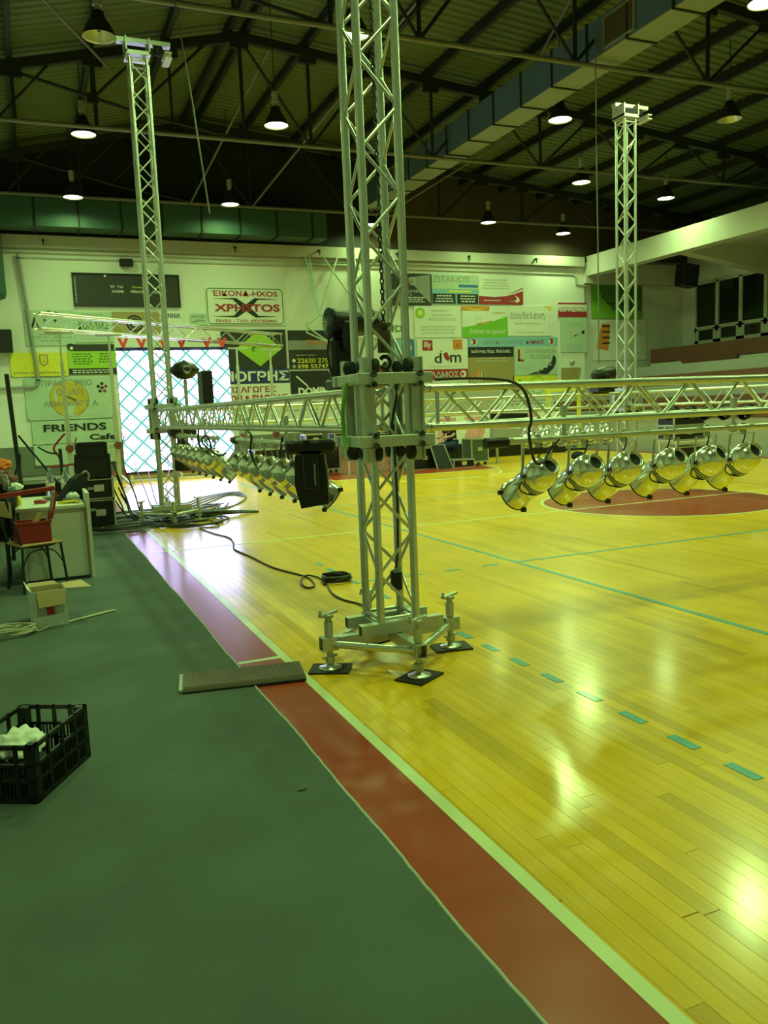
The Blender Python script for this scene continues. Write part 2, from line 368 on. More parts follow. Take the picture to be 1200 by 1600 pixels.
# ------------------------------------------------------------------ walls
YW = 27.5
wf = struct(boxpart('wall_far', (8.6, YW+.15, 3.6), (24, .3, 7.2), 'wall'))
struct(boxpart('baseboard_far', (8.6, YW-.006, .45), (24, .01, .9), 'dado'))
wr = struct(boxpart('wall_recess', (23.3, YW+.45, 3.6), (5.6, .3, 7.2), 'wall'))
g = MB(); g.poly([(-4, YW+.02, 7.2), (11.2, YW+.02, 7.2), (11.2, YW+.02, 10.15), (5.2, YW+.02, 10.7), (-4, YW+.02, 8.5)], (0, .25, 0)); struct(g.build('wall_gable', 'dark'))
g = MB(); g.poly([(11.2, YW+.02, 7.2), (26.2, YW+.02, 7.2), (26.2, YW+.02, 8.8), (11.2, YW+.02, 10.15)], (0, .25, 0)); struct(g.build('wall_gable', 'gable'))
struct(boxpart('wall_left', (-3.7, 10.5, 4.1), (.3, 35, 8.2), 'wall'))
struct(boxpart('wall_back', (11, -6.3, 4.1), (30, .3, 9), 'wall'))
wrt = struct(boxpart('wall_right', (26.05, 10.5, 4.2), (.3, 35, 8.4), 'wall'))
# cornice band and ledge strip
struct(boxpart('trim_1', (8.6, YW-.1, 7.0), (23.8, .2, .36), 'concrete'))
struct(boxpart('trim_2', (8.9, YW-.06, 6.72), (22.6, .08, .06), 'frame'))
struct(boxpart('trim_3', (23.3, YW+.1, 6.6), (5.4, .5, .8), 'concrete'))
# roof
def zr(x): return 10.3-.24*(5.2-x) if x < 5.2 else 10.3-.09*(x-5.2)
def corr(xa, xb, name):
    vs = []; F = []; y = -6; k = 0; p = .26
    prof = []
    while y < 27.8: prof += [(y, 0), (y+p*.4, 0), (y+p*.5, .04), (y+p*.9, .04)]; y += p
    for (yy, h) in prof:
        for x in (xa, xb): vs.append((x, yy, zr(x)+.36+h))
        for x in (xa, xb): vs.append((x, yy, zr(x)+.39+h))
    for i in range(len(prof)-1): F += [(i*4, i*4+1, i*4+5, i*4+4), (i*4+2, i*4+6, i*4+7, i*4+3)]
    return MB().add(vs, F).mesh(name, 'roof')
ceil = bpy.data.objects.new('ceiling', corr(-4, 5.2, 'ceiling')); C.objects.link(ceil); struct(ceil)
link('roof_sheet', corr(5.2, 26.2, 'roof_sheet'), ceil)
px_list = [-3, -1.4, .25, 1.9, 3.55, 5.0, 5.4, 6.85, 8.5, 10.15, 11.8, 13.45, 15.1, 16.75, 18.4, 20.05, 21.7, 23.35, 25.0]
for x in px_list:
    MB().bar((x, -6, zr(x)+.24), (x, 27.4, zr(x)+.24), .11, .22).build('purlin', 'dark', ceil)

nodes = [-3, -1.4, .25, 1.9, 3.55, 5.2, 6.85, 8.5, 10.15, 11.8, 13.45, 15.1, 16.75, 18.4, 20.05, 21.7, 23.35, 25.0]
def truss(Y, label):
    t = thing('roof_truss', label, 'roof truss', (5.2, Y, 8.0), 0, 'steel trusses carrying the roof')
    def P(x, z): return (x-5.2, 0, z-8)
    MB().bar(P(-3.5, zr(-3.5)), P(5.2, 10.3), .14, .2).bar(P(5.2, 10.3), P(25.9, zr(25.9)), .14, .2).build('top_chord', 'dark', t)
    MB().tube(P(-3.5, 8.0), P(25.9, 8.0), .05, 8).build('bottom_tie', 'pipe', t)
    for x in nodes:
        boxpart('gusset', P(x, zr(x)-.12), (.42, .1, .26), 'dark', t)
        r = .045
        if x in (5.2, 6.85, 10.15, 13.45, 16.75, 20.05, 23.35, 1.9, -1.4): strut('web', P(x, zr(x)), P(x, 8.0), r, 'dark', t)
    R = nodes[5:]
    for i in range(len(R)-1):
        if i % 2 == 0: strut('web', P(R[i], zr(R[i])), P(R[i+1], 8.0), .035, 'dark', t)
        else: strut('web', P(R[i], 8.0), P(R[i+1], zr(R[i+1])), .035, 'dark', t)
    # left half: second inclined chord with V webs
    strut('web', P(.25, 9.0), P(3.0, 8.35), .04, 'dark', t); strut('web', P(3.0, 8.35), P(5.2, 8.02), .035, 'dark', t)
    strut('web', P(1.9, zr(1.9)), P(1.85, 8.6), .04, 'dark', t); boxpart('gusset', P(1.85, 8.6), (.24, .1, .2), 'dark', t)
    strut('web', P(1.85, 8.6), P(3.1, zr(3.1)), .035, 'dark', t); strut('web', P(1.1, zr(1.1)), P(-.1, 8.0), .03, 'dark', t)
    strut('web', P(4.5, zr(4.5)), P(2.7, 8.4), .035, 'dark', t); strut('web', P(3.55, zr(3.55)), P(3.55, 8.0), .03, 'dark', t)
    strut('web', P(.25, zr(.25)), P(.25, 8.0), .04, 'dark', t)
truss(13.75, 'nearest steel roof truss, its pale tie passing above the main tower')
truss(19.83, 'middle steel roof truss whose bluish tie crosses behind the towers')
truss(25.9, 'farthest steel roof truss close to the end wall')
truss(7.67, 'steel roof truss overhead, at the upper edge of the frame')
# diagonal bracing rods
b = thing('bracing_rods', 'thin pale bracing rods slanting between the roof trusses', 'bracing', (5.2, 19.8, 9))
for a, c in (((5.9, 19.8, 10.1), (5.0, 25.9, 8.0)), ((7.9, 14.6, 9.8), (6.9, 25.9, 8.0)), ((-.5, 13.75, 9.0), (2.3, 19.8, 9.2)), ((10.5, 13.75, 9.8), (12.5, 19.8, 9.4)), ((13.5, 19.8, 9.3), (11.6, 25.9, 8.1))):
    strut('rod', Vector(a)-Vector((5.2, 19.8, 9)), Vector(c)-Vector((5.2, 19.8, 9)), .03, 'pipe', b)

# ducts
d = thing('air_duct', 'long blue box duct with pale underside running toward the end wall', 'duct', (10.92, 16, 8.12))
boxpart('duct_body', (0, -.4, .36), (.66, 20.4, .68), 'ductb', d)
boxpart('underside', (0, -.4, .01), (.66, 20.4, .02), 'ductu', d)
k = -10.3
while k < 9.7:
    o = MB(); o.box((-.34, k, .35), (.03, .04, .74)).box((.34, k, .35), (.03, .04, .74)).box((0, k, -.01), (.7, .04, .03)).box((0, k, .71), (.7, .04, .03)); o.build('flange', 'dark', d); k += 1.18
for yy in (13.0, 23.6):
    f = MB(); f.box((-.345, yy-16, .62), (.03, .85, .04)).box((-.345, yy-16, .08), (.03, .85, .04)).box((-.345, yy-16.42, .35), (.03, .04, .56)).box((-.345, yy-15.58, .35), (.03, .04, .56)); g = f.build('vent_frame', 'ductu', d)
    boxpart('grille', (-.335, yy-16, .35), (.02, .8, .5), 'gable', g)
d2 = thing('cross_duct', 'dark green box duct along the top of the end wall', 'duct', (3, 26.75, 7.25))
boxpart('duct_body', (0, 0, .4), (13, .8, .8), 'ductg', d2)
for k in range(11): MB().box((-6+k*1.2, -.42, .4), (.05, .04, .86)).box((-6+k*1.2, 0, -.02), (.05, .86, .04)).build('flange', 'dark', d2)
d3 = thing('wall_duct', 'green rounded duct end high at the left edge of the end wall', 'duct', (-.75, 26.9, 5.2))
MB().tube((0, 0, .2), (0, 0, 1.9), .42, 20).lathe([(.42, .2), (.38, .06), (.2, 0), (0.01, -.01)], n=20).build('duct_body', 'ductg', d3)

# ------------------------------------------------------------------ lamps
def lamp(x, y, z, lit, label, tilt=0, dif=False):
    t = thing('high_bay_lamp', label, 'lamp', (x, y, z), 0, 'high bay lamps hanging from the roof')
    top = zr(x)+.36-z
    MB().lathe([(.05, .42), (.1, .40), (.12, .3), (.2, .18), (.27, .03), (.275, 0)], n=24).build('reflector_shell', 'dark', t)
    MB().lathe([(.275, 0), (.265, 0), (.26, .03), (.19, .17), (.11, .28), (.0, .3)], n=24).build('reflector', 'refl', t)
    MB().tube((0, 0, .42), (0, 0, .5), .055, 10).tube((0, 0, .5), (0, 0, .72), .075, 12).build('ballast_housing', 'alud', t)
    MB().tube((0, 0, .72), (0, 0, top), .012, 6).build('hanging_rod', 'dark', t)
    if lit: boxless = MB().lathe([(.0, .02), (.1, .005), (.2, .01), (.255, .03), (.2, .05), (0, .06)], n=20).build('glowing_diffuser', 'rfe' if 'glaring' in label else 'rfd', t)
    else: MB().lathe([(.0, .08), (.03, .09), (.045, .14), (.03, .22), (.02, .3)], n=10).build('bulb', 'lens', t)
    if lit:
        l = bpy.data.lights.new('lamp_light', 'AREA'); l.shape = 'DISK'; l.size = .5; l.energy = LAMP_W*(.25 if y > 25 else .4 if x > 19 else 1.1 if 18 < y < 22 and x > 15 else 1.5 if 18 < y < 22 else .62 if y < 10 else 1.15); l.color = LAMP_COL; l.spread = math.radians(165)
        o = bpy.data.objects.new('lamp_light', l); C.objects.link(o); o.parent = t; o.location = (0, 0, -.03)
lamp(1.62, 15.3, 8.0, False, 'unlit lamp with yellowish open reflector, beside the left tower head')
lamp(15.69, 15.34, 8.0, False, 'unlit lamp with yellowish reflector, right of the far right tower')
for a in [(1.65, 20.4, 8.0, 'lit lamp left of the left tower, second in the left column'), (1.62, 25.2, 7.8, 'lit lamp in front of the cross duct at far left'),
          (5.64, 18.66, 8.0, 'lit lamp between the left tower and the main tower'), (6.05, 25.2, 7.85, 'small lit lamp in front of the cross duct right of the left tower'),
          (5.68, 13.94, 8.0, 'lit lamp partly behind the main tower shaft near the top'), (11.76, 16.52, 8.0, 'large bright lamp below the duct, left of the right tower'),
          (15.6, 20.9, 8.0, 'lit lamp just left of the right tower shaft'), (15.3, 25.8, 7.9, 'small lit lamp above the black and blue posters'),
          (11.2, 26.6, 7.8, 'lit lamp glimpsed through the main tower shaft'), (19.6, 21.8, 8.0, 'glaring lamp above the concrete beam, right of the right tower'),
          (19.0, 26.6, 7.85, 'glaring small lamp left of the right tower near the gable'), (11.77, 10.78, 8.0, 'glaring lamp at the top right corner of the frame')]:
    lamp(*a[:3], True, a[3])
for x, y in ((1.65, 9.3), (5.7, 8.4), (15.6, 9.6), (1.65, 2.5), (6.0, 3.0), (11.7, 4.2), (19.6, 15.6)):  # extra lamps out of view, added to light the hall
    lamp(x, y, 8.0, True, 'unseen high bay lamp added overhead to light the hall')

# ------------------------------------------------------------------ right side: beam, gallery, stands
struct(boxpart('trim_4', (20.9, 13, 6.85), (.5, 28.8, .75), 'concrete'))
s = MB(); s.poly([(21.1, 22.3, 6.45), (25.9, 22.3, 5.75), (25.9, 22.3, 7.2), (21.1, 22.3, 7.2)], (0, .45, 0)); struct(s.build('trim_5', 'concrete'))
s = MB(); s.poly([(21.1, 16.3, 6.45), (25.9, 16.3, 5.75), (25.9, 16.3, 7.2), (21.1, 16.3, 7.2)], (0, .45, 0)); struct(s.build('trim_6', 'concrete'))
s = MB(); s.poly([(21.1, 22.75, 6.9), (25.9, 22.75, 6.7), (25.9, 16.7, 6.7), (21.1, 16.7, 6.9)], (0, 0, .12)); struct(s.build('trim_7', 'concrete'))
# gallery window band
def win(n, y0, y1):
    w = struct(thing('window_%d' % n, '', '')); del w['label']; del w['category']; w.location = (25.88, y0, 3.7)
    L = y1-y0
    boxpart('pane', (0, L/2, 1.55), (.03, L-.08, 1.75), 'glass', w); boxpart('pane', (0, L/2, .38), (.03, L-.3, .42), 'glass', w)
    f = MB()
    for z, h in ((.06, .22), (.66, .14), (2.48, .1)): f.box((-.03, L/2, z), (.08, L, h))
    for yy, ww in ((.04, .08), (L-.04, .08)): f.box((-.03, yy, 1.5), (.08, ww, 2.0))
    for yy in (.1, L-.1): f.box((-.03, yy, .35), (.08, .2, .6))
    f.build('window_frame', 'frame', w)
for n in range(7): win(n+1, 27.0-(n+1)*1.2, 27.0-n*1.2-.0)
bal = struct(boxpart('trim_8', (24.9, 18.4, 3.3), (2.1, 18, .55), 'brown'))
for y in (24.9, 18.4, 12.0):
    s = MB(); s.poly([(23.84, y+.7, 3.04), (23.84, y-2.2, 3.04), (23.84, y-2.0, 2.62), (23.84, y-1.7, 2.24), (23.84, y, 2.3)], (-.12, 0, 0)); struct(s.build('trim_9', 'brown'))
struct(boxpart('wall_stand', (24.0, 18.4, 1.5), (.3, 18, 3.0), 'concrete'))
st = thing('spectator_stand', 'stepped spectator stand along the right side with grey front wall', 'stand', (17, 15, 0))
boxpart('front_wall', (.15, 1.9, .5), (.3, 20.8, 1.0), 'wallg', st); boxpart('rail_cap', (.15, 1.9, 1.06), (.36, 20.8, .1), 'brown', st)
for k in range(5): boxpart('step', (1.4+k*1.1, 1.9, .6+k*.2), (1.1, 20.8, 1.2+k*.4), 'brown' if k % 2 else 'wallg', st)
# pole hose and loudspeaker under gallery, small speakers
sp = thing('wall_loudspeaker', 'large black loudspeaker hung under the concrete beam beside the gallery windows', 'loudspeaker', (24.35, 25.9, 5.95))
MB().box((0, 0, .38), (.75, .55, .85), Matrix.Rotation(.12, 3, 'Y'), .03).build('cabinet', 'black', sp); boxpart('grille', (-.1, -.28, .38), (.6, .03, .7), 'rubber', sp); boxpart('bracket', (0, .1, .95), (.08, .08, .6), 'dark', sp)
sp = thing('wall_loudspeaker', 'small black loudspeaker on the wall above the scoreboard', 'loudspeaker', (3.16, YW-.02, 6.36))
boxpart('cabinet', (0, -.12, .1), (.4, .2, .22), 'black', sp, bev=.02); boxpart('bracket', (0, .0, .1), (.08, .06, .1), 'dark', sp)
sp = thing('wall_loudspeaker', 'black loudspeaker at the left frame edge beside the yellow banner', 'loudspeaker', (-.55, YW-.35, 3.75))
boxpart('cabinet', (0, 0, .3), (.5, .5, .65), 'black', sp, bev=.02); boxpart('bracket', (0, .28, .3), (.1, .12, .1), 'dark', sp)
dp = thing('drain_pipe', 'grey pipe running down the end wall at far left and turning left', 'pipe', (.2, YW-.16, 2.6))
MB().sweep([(-.13, 0, 4.05), (-.05, 0, 3), (.05, 0, 1.5), (.12, 0, .45), (.1, 0, .2), (0, 0, .1), (-1.2, 0, .06)], .05, 10).build('pipe_run', 'wallg', dp)
for z in (.3, 3.9): MB().torus((.12 if z < 1 else -.12, 0, z), .06, .015, (0, 0, 1), 12, 5).build('pipe_clamp', 'dark', dp)
dp = thing('wall_conduit', 'thin pale conduit under the cornice, ending at the right corner', 'pipe', (8, YW-.03, 6.35))
MB().sweep([(-7.9, 0, .2), (3, 0, .2), (12, 0, .18), (12.2, 0, .1), (12.2, 0, -.2), (12.8, 0, -.25)], .03, 6).build('conduit_run', 'plgrey', dp)
for k in range(7):
    tag(MB().box((0, 0, 0), (.06, .12, .06)).box((0, -.05, -.08), (.03, .03, .14)).build('cornice_bracket', 'dark'), 'small dark bracket under the cornice, %s from the left' % ('first', 'second', 'third', 'fourth', 'fifth', 'sixth', 'seventh')[k], 'bracket', 'brackets on the cornice').location = (.8+k*2.9, YW-.26, 7.02)
nd = thing('wall_niche', 'dark brown opening with slanted side low on the wall beside the posters', 'niche', (19.9, YW-.02, 2.1))
MB().poly([(-.45, 0, 0), (.3, 0, 0), (.48, 0, .82), (-.45, 0, .82)], (0, -.03, 0)).build('opening', 'ptan', nd)
tag(MB().lathe([(0, 0), (.12, 0), (.1, .1), (0, .14)], ax=(0, -1, 0), n=14).build('wall_button', 'cream'), 'round brass-coloured fitting on the wall above the dark opening', 'fitting').location = (19.95, YW-.0, 3.15)

# ------------------------------------------------------------------ posters
FONT = {}
def textmesh(body, w, h, bold=0, shear=0):
    cu = bpy.data.curves.new('lettering', 'FONT'); cu.body = body; cu.size = 1; cu.extrude = 0; cu.offset = bold; cu.shear = shear; cu.resolution_u = 3; cu.align_x = 'CENTER'
    o = bpy.data.objects.new('tmp', cu); C.objects.link(o); dg = bpy.context.evaluated_depsgraph_get(); me = bpy.data.meshes.new_from_object(o.evaluated_get(dg))
    bpy.data.objects.remove(o)
    if not me.vertices: return None
    xs = [v.co.x for v in me.vertices]; ys = [v.co.y for v in me.vertices]; x0, x1, y0, y1 = min(xs), max(xs), min(ys), max(ys)
    for v in me.vertices: v.co = Vector(((v.co.x-(x0+x1)/2)/(x1-x0)*w, 0, (v.co.y-(y0+y1)/2)/(y1-y0)*h))
    return me
class Poster:
    def __init__(s, name, label, cat, x0, x1, z0, z1, m, amp=0, group='sponsor panels on the end wall'):
        s.x0, s.z0, s.w, s.h, s.amp = x0, z0, x1-x0, z1-z0, amp; s.t = thing(name, label, cat, (x0, YW-.016, z0), 0, group); s.y = -.03-amp
        n, k = (24, 12) if amp else (1, 1); vs = []; F = []
        for j in range(k+1):
            for i in range(n+1):
                x, z = s.w*i/n, s.h*j/k; vs.append((x, s.y+s.rip(x, z), z))
        o = len(vs)
        for j in range(k):
            for i in range(n): q = j*(n+1)+i; F.append((q, q+1, q+n+2, q+n+1))
        back = [(0, 0, 0), (s.w, 0, 0), (s.w, 0, s.h), (0, 0, s.h)]; e = [0, n, (k+1)*(n+1)-1, k*(n+1)]; vs += back
        F += [(o, o+1, o+2, o+3)]+[(o+i, o+(i+1) % 4, e[(i+1) % 4], e[i]) for i in range(4)]
        MB().add(vs, F, amp > 0).build('panel' if not amp else 'banner_cloth', m, s.t)
    def rip(s, x, z): return s.amp*(.6*math.sin(x*4.3+z*2)+.4*math.sin(x*9-z*3.1)) if s.amp else 0
    def put(s, me, name, m, cx, cz, off=.006):
        for v in me.vertices: v.co.x += cx*s.w; v.co.z += cz*s.h; v.co.y = s.y-off+s.rip(v.co.x, v.co.z)+v.co.y
        me.materials.clear(); me.materials.append(M_[m]); return link(name, me, s.t)
    def text(s, body, m, cx, cz, w, h, bold=0, off=.008, shear=0):
        me = textmesh(body, w*s.w, h*s.h, bold, shear)
        if me: s.put(me, 'lettering', m, cx, cz, off)
    def rect(s, m, cx, cz, w, h, name='printed_field', off=.004):
        me = bpy.data.meshes.new(name); W, H = w*s.w/2, h*s.h/2; n = max(1, int(w*20)) if s.amp else 1; k = max(1, int(h*8)) if s.amp else 1
        vs = [(-W+2*W*i/n, 0, -H+2*H*j/k) for j in range(k+1) for i in range(n+1)]
        me.from_pydata(vs, [], [(j*(n+1)+i, j*(n+1)+i+1, (j+1)*(n+1)+i+1, (j+1)*(n+1)+i) for j in range(k) for i in range(n)]); return s.put(me, name, m, cx, cz, off)
    def poly(s, m, pts, name='printed_shape', off=.005):
        me = bpy.data.meshes.new(name); me.from_pydata([(p[0]*s.w, 0, p[1]*s.h) for p in pts], [], [tuple(range(len(pts)))]); return s.put(me, name, m, 0, 0, off)
    def disc(s, m, cx, cz, r, name='printed_disc', off=.005, n=24, ri=0):   # r in metres
        me = bpy.data.meshes.new(name)
        if ri:
            vs = [(q*math.cos(6.28319*i/n), 0, q*math.sin(6.28319*i/n)) for q in (r, ri) for i in range(n)]; F = [(i, (i+1) % n, n+(i+1) % n, n+i) for i in range(n)]
        else: vs = [(r*math.cos(6.28319*i/n), 0, r*math.sin(6.28319*i/n)) for i in range(n)]; F = [tuple(range(n))]
        me.from_pydata(vs, [], F); return s.put(me, name, m, cx, cz, off)
    def lines(s, m, cx, cz, w, h, n=3, seed=1):      # blurred small print as broken strokes, one mesh
        rnd = random.Random(seed); vs = []; F = []
        for j in range(n):
            z = (cz+h/2-h*(j+.5)/n)*s.h; ww = w*rnd.uniform(.7, 1); x = (cx-ww/2)*s.w; xe = (cx+ww/2)*s.w; hh = h/n*s.h*.22
            while x < xe:
                l = rnd.uniform(.05, .14); l = min(l, xe-x); o = len(vs); vs += [(x, 0, z-hh), (x+l, 0, z-hh), (x+l, 0, z+hh), (x, 0, z+hh)]; F.append((o, o+1, o+2, o+3)); x += l+.03
        me = bpy.data.meshes.new('small_print'); me.from_pydata(vs, [], F); return stuff(s.put(me, 'small_print', m, 0, 0, .007))
# scoreboard
p = Poster('scoreboard', 'black electronic scoreboard reading HOME, PERIOD and GUEST', 'scoreboard', 1.54, 4.75, 5.13, 6.13, 'pcharc', group='boards above the posters')
p.text('TF  TO', 'pwhite', .40, .60, .12, .075, .01); p.text('HOME', 'pwhite', .41, .46, .11, .085, .012); p.text('Quotas', 'pamber', .595, .60, .1, .07, .012); p.text('PERIOD', 'pwhite', .60, .46, .135, .085, .012)
p.text('TO', 'pwhite', .82, .60, .05, .075, .01); p.text('GUEST', 'pwhite', .81, .46, .12, .085, .012)
for k in range(12): p.rect('plgrey', .022, .12+k*.066, .012, .035, 'side_mark')
p.disc('pwhite', .3, .93, .035)
MBf = MB(); MBf.box((1.605, -.05, .01), (3.25, .05, .03)).box((1.605, -.05, .99), (3.25, .05, .03)).box((0, -.05, .5), (.03, .05, 1)).box((3.21, -.05, .5), (.03, .05, 1)); MBf.build('frame', 'black', p.t)
# left cluster
p = Poster('sponsor_poster', 'white poster with thin oval crest and two phone numbers, top left', 'poster', .07, 1.48, 3.95, 5.0, 'pmint')
p.disc('plgrey', .5, .62, .3, ri=.28); 
me = MB(); 
for a in (0, 1):
    p.poly('pblack', [(.12+.0, .5), (.2, .8), (.24, .8), (.17, .5)] if a == 0 else [(.2, .8), (.3, .5), (.27, .5), (.19, .76)])
for k, (a, c) in enumerate(((.34, .9), (.5, .95), (.65, .92), (.4, .72), (.62, .7))): p.disc('pblack', a, c, .05, n=5)
p.text('6932 741 001    698 696 1102', 'pgrey', .5, .23, .86, .055); p.text('6944 100 405', 'pgrey', .5, .13, .4, .055); p.lines('pgrey', .5, .31, .6, .06, 1, 3)
p = Poster('sponsor_poster', 'pale poster lettered KOLLIAS in slanted Greek capitals', 'poster', 1.5, 2.61, 4.03, 4.96, 'pmint')
p.text('ΚΟΛΛΙΑΣ', 'pdgreen', .5, .56, .86, .26, .01, shear=.3); p.lines('pgrey', .5, .9, .7, .06, 1, 4); p.lines('plgrey', .4, .2, .6, .2, 2, 5)
p = Poster('sponsor_poster', 'gold poster with dark round emblem behind the left tower', 'poster', 2.62, 4.07, 4.32, 4.97, 'ptan')
p.disc('pblack', .46, .45, .26); p.disc('ptan', .46, .45, .2, off=.007, ri=.17); p.disc('plgrey', .46, .45, .1, off=.008, n=6)
p = Poster('sponsor_poster', 'small white sign with blue capitals right of the left tower', 'poster', 4.21, 4.79, 4.55, 4.99, 'pwhite'); p.text('ΑΝΝΙΑ', 'pnavy', .45, .7, .9, .34, .02)
p = Poster('sponsor_poster', 'small grey sign left of the framed red and black sign', 'poster', 5.05, 5.57, 4.56, 4.93, 'pmint'); p.text('ΡΑΣΟΥΔΑ', 'pgrey', .5, .75, .8, .2, .01); p.poly('pgrey', [(.1, .3), (.5, .5), (.9, .4), (.9, .3), (.5, .35), (.1, .15)])
p = Poster('sponsor_poster', 'lime green poster with dark header and footer beside the screen', 'poster', 1.22, 2.63, 3.04, 3.98, 'plime')
p.rect('pcharc', .55, .88, .86, .22); p.rect('pblack', .5, .11, 1, .2); p.lines('pwhite', .5, .11, .9, .14, 2, 6); p.lines('pdgreen', .3, .52, .5, .4, 5, 7); p.lines('pdgreen', .78, .55, .3, .35, 4, 8); p.disc('pblack', .08, .9, .12, n=7); p.disc('pwhite', .09, .87, .05, off=.008)
p = Poster('sponsor_banner', 'yellow cloth banner with shield crest and web address at far left', 'banner', -.42, 1.2, 3.02, 3.73, 'pyellow', .02, 'cloth banners on the end wall')
p.poly('ptan', [(.5, .92), (.66, .92), (.66, .55), (.58, .4), (.5, .55)]); p.poly('pyellow', [(.53, .86), (.63, .86), (.63, .58), (.58, .48), (.53, .58)], off=.012); p.text('2', 'ptan', .58, .7, .05, .2, .01, .016); p.text('www.anasthivas.gr', 'ptan', .5, .15, .94, .18, .01)
p = Poster('sponsor_banner', 'white banner with yellow disc under Greek capitals', 'banner', -.09, 2.51, 1.69, 2.96, 'pmint', .02, 'cloth banners on the end wall')
p.disc('pgold', .48, .5, .56, off=.008); p.disc('pblack', .48, .5, .57, off=.006, ri=.55); p.text('ΠΡΑΚΤΟΡΕΙΟ', 'pgrey', .47, .88, .56, .13, .012, .014); p.text('ΟΠΑΠ', 'pgrey', .49, .66, .3, .15, .012, .014); p.text('ΛΙΒΑΘΗΝΟΣ Α.', 'pgrey', .5, .38, .62, .13, .012, .014)
p.poly('pblack', [(.42, .6), (.56, .46), (.55, .44), (.41, .58)], off=.016); p.lines('plgrey', .5, .08, .9, .1, 1, 9)
for k in range(5): a = 1.57+k*1.2566; p.disc('pblack' if k < 3 else 'pdred', .86+.045*math.cos(a), .74+.1*math.sin(a), .055, n=6)
p.disc('pblack', .86, .74, .05)
p = Poster('sponsor_banner', 'wavy white banner reading FRIENDS Cafe in hand-cut letters', 'banner', .01, 2.5, .95, 1.66, 'pmint', .03, 'cloth banners on the end wall')
p.text('FRIENDS', 'pblack', .5, .68, .74, .32, .03, .012); p.text('Cafe', 'pblack', .82, .22, .32, .26, .03, .012)
p = Poster('sponsor_banner', 'sagging lower strip of white banner with a Greek street address', 'banner', .01, 2.5, .3, .93, 'pmint', .03, 'cloth banners on the end wall')
p.text('ΑΓ. ΑΘΑΝΑΣΙΟΥ 57', 'pgrey', .7, .75, .5, .16, .012, .012); p.text('ΤΗΛ: 22620 ...', 'pgrey', .75, .45, .3, .16, .012, .012); p.text('ΘΗΒΑ', 'pgrey', .7, .16, .2, .16, .012, .012)
# centre left
p = Poster('framed_sign', 'white sign with rounded dark frame, black X and red Greek lettering', 'sign', 5.58, 8.22, 4.56, 5.79, 'pwhite')
def rr(i, r, n=5):
    pts = []
    W, H = p.w, p.h
    for cx, cz, a in ((W-i-r, H-i-r, 0), (i+r, H-i-r, 90), (i+r, i+r, 180), (W-i-r, i+r, 270)):
        for k in range(n+1): t = math.radians(a+90*k/n); pts.append((cx+r*math.cos(t), cz+r*math.sin(t)))
    return pts
o_, i_ = rr(.03, .14), rr(.06, .11); n = len(o_); me = bpy.data.meshes.new('frame_line'); me.from_pydata([(x, 0, z) for x, z in o_+i_], [], [(k, (k+1) % n, n+(k+1) % n, n+k) for k in range(n)]); p.put(me, 'frame_line', 'pdgreen', 0, 0)
p.text('ΈΙΚΟΝΔ-HXOS', 'pdred', .5, .84, .84, .15, .02); p.text('XPHSTOS', 'pdred', .52, .46, .84, .2, .03, .016); p.text('ΘΗΒΑ - ΤΗΛ: 6937000441', 'pdred', .5, .115, .78, .085, .012)
p.poly('pblack', [(.07, .695), (.38, .72), (.5, .55), (.62, .72), (.93, .695), (.66, .68), (.56, .46), (.66, .25), (.93, .235), (.62, .205), (.5, .37), (.38, .205), (.07, .235), (.34, .25), (.44, .46), (.34, .68)], off=.008)
p.poly('pwhite', [(.42, .36), (.62, .36), (.62, .56), (.42, .56)], off=.0065)
p = Poster('sponsor_poster', 'dark charcoal panel with lime green diamond', 'poster', 6.0, 8.21, 3.12, 4.42, 'pcharc')
p.poly('plime', [(.58, .98), (.94, .52), (.58, .06), (.22, .52)]); p.disc('pdgreen', .5, .5, .1, off=.008, n=7); p.disc('plime', .52, .48, .06, off=.01)
p = Poster('sponsor_poster', 'navy strip with big white Greek serif capitals, below the diamond', 'poster', 4.9, 8.28, 2.64, 3.11, 'pnavy'); p.text('ΛΙΜΟΓΡΗΣ', 'pwhite', .56, .5, .86, .72, .03)
p = Poster('sponsor_poster', 'white panel with dark red Greek lines below the navy strip', 'poster', 4.9, 8.28, 1.7, 2.62, 'pwhite'); p.text('ΕΙΣΑΓΩΓΕΣ', 'pdred', .6, .8, .5, .22, .02); p.text('ΖΩΩΝ & ΕΙΔΩΝ ΥΓ', 'pdred', .62, .48, .7, .24, .04); p.text('ΤΗΛ: 22620', 'pblack', .55, .14, .5, .2, .02)
p = Poster('sponsor_poster', 'dark glossy poster with yellow phone numbers', 'poster', 8.3, 10.35, 3.08, 4.39, 'pcharc'); p.rect('pgrey', .5, .62, 1, .24); p.text('TRANS', 'porange', .52, .68, .4, .14, .01); p.text('22620 27514', 'pyellow', .48, .22, .68, .12, .015); p.text('698 5574777', 'pyellow', .48, .07, .68, .11, .015)
p.disc('pwhite', .08, .22, .06); p.disc('pwhite', .08, .07, .05, ri=.03); p.lines('plgrey', .3, .36, .4, .05, 1, 12)
p = Poster('sponsor_poster', 'white poster with black torn shape and the word DOMINO', 'poster', 8.3, 10.7, 1.7, 3.02, 'pwhite'); p.poly('pblack', [(.0, .35), (.0, 1), (.58, 1), (.6, .9), (.66, .84), (.7, .7), (.72, .5), (.6, .42), (.3, .4)]); p.text('DOMINO', 'pwhite', .4, .46, .58, .22, .05, .01); p.text('DOMINO', 'pblack', .4, .46, .6, .24, .09, .008); p.text('ΠΑ', 'pblack', .84, .46, .16, .2, .02); p.text('ΠΙΤΣΑ', 'pwhite', .4, .24, .3, .12, .02); p.lines('pblack', .4, .22, .5, .14, 2, 14)
p.poly('pwhite', [(.1, .88), (.26, .62), (.28, .5), (.24, .6), (.08, .85)], off=.01)
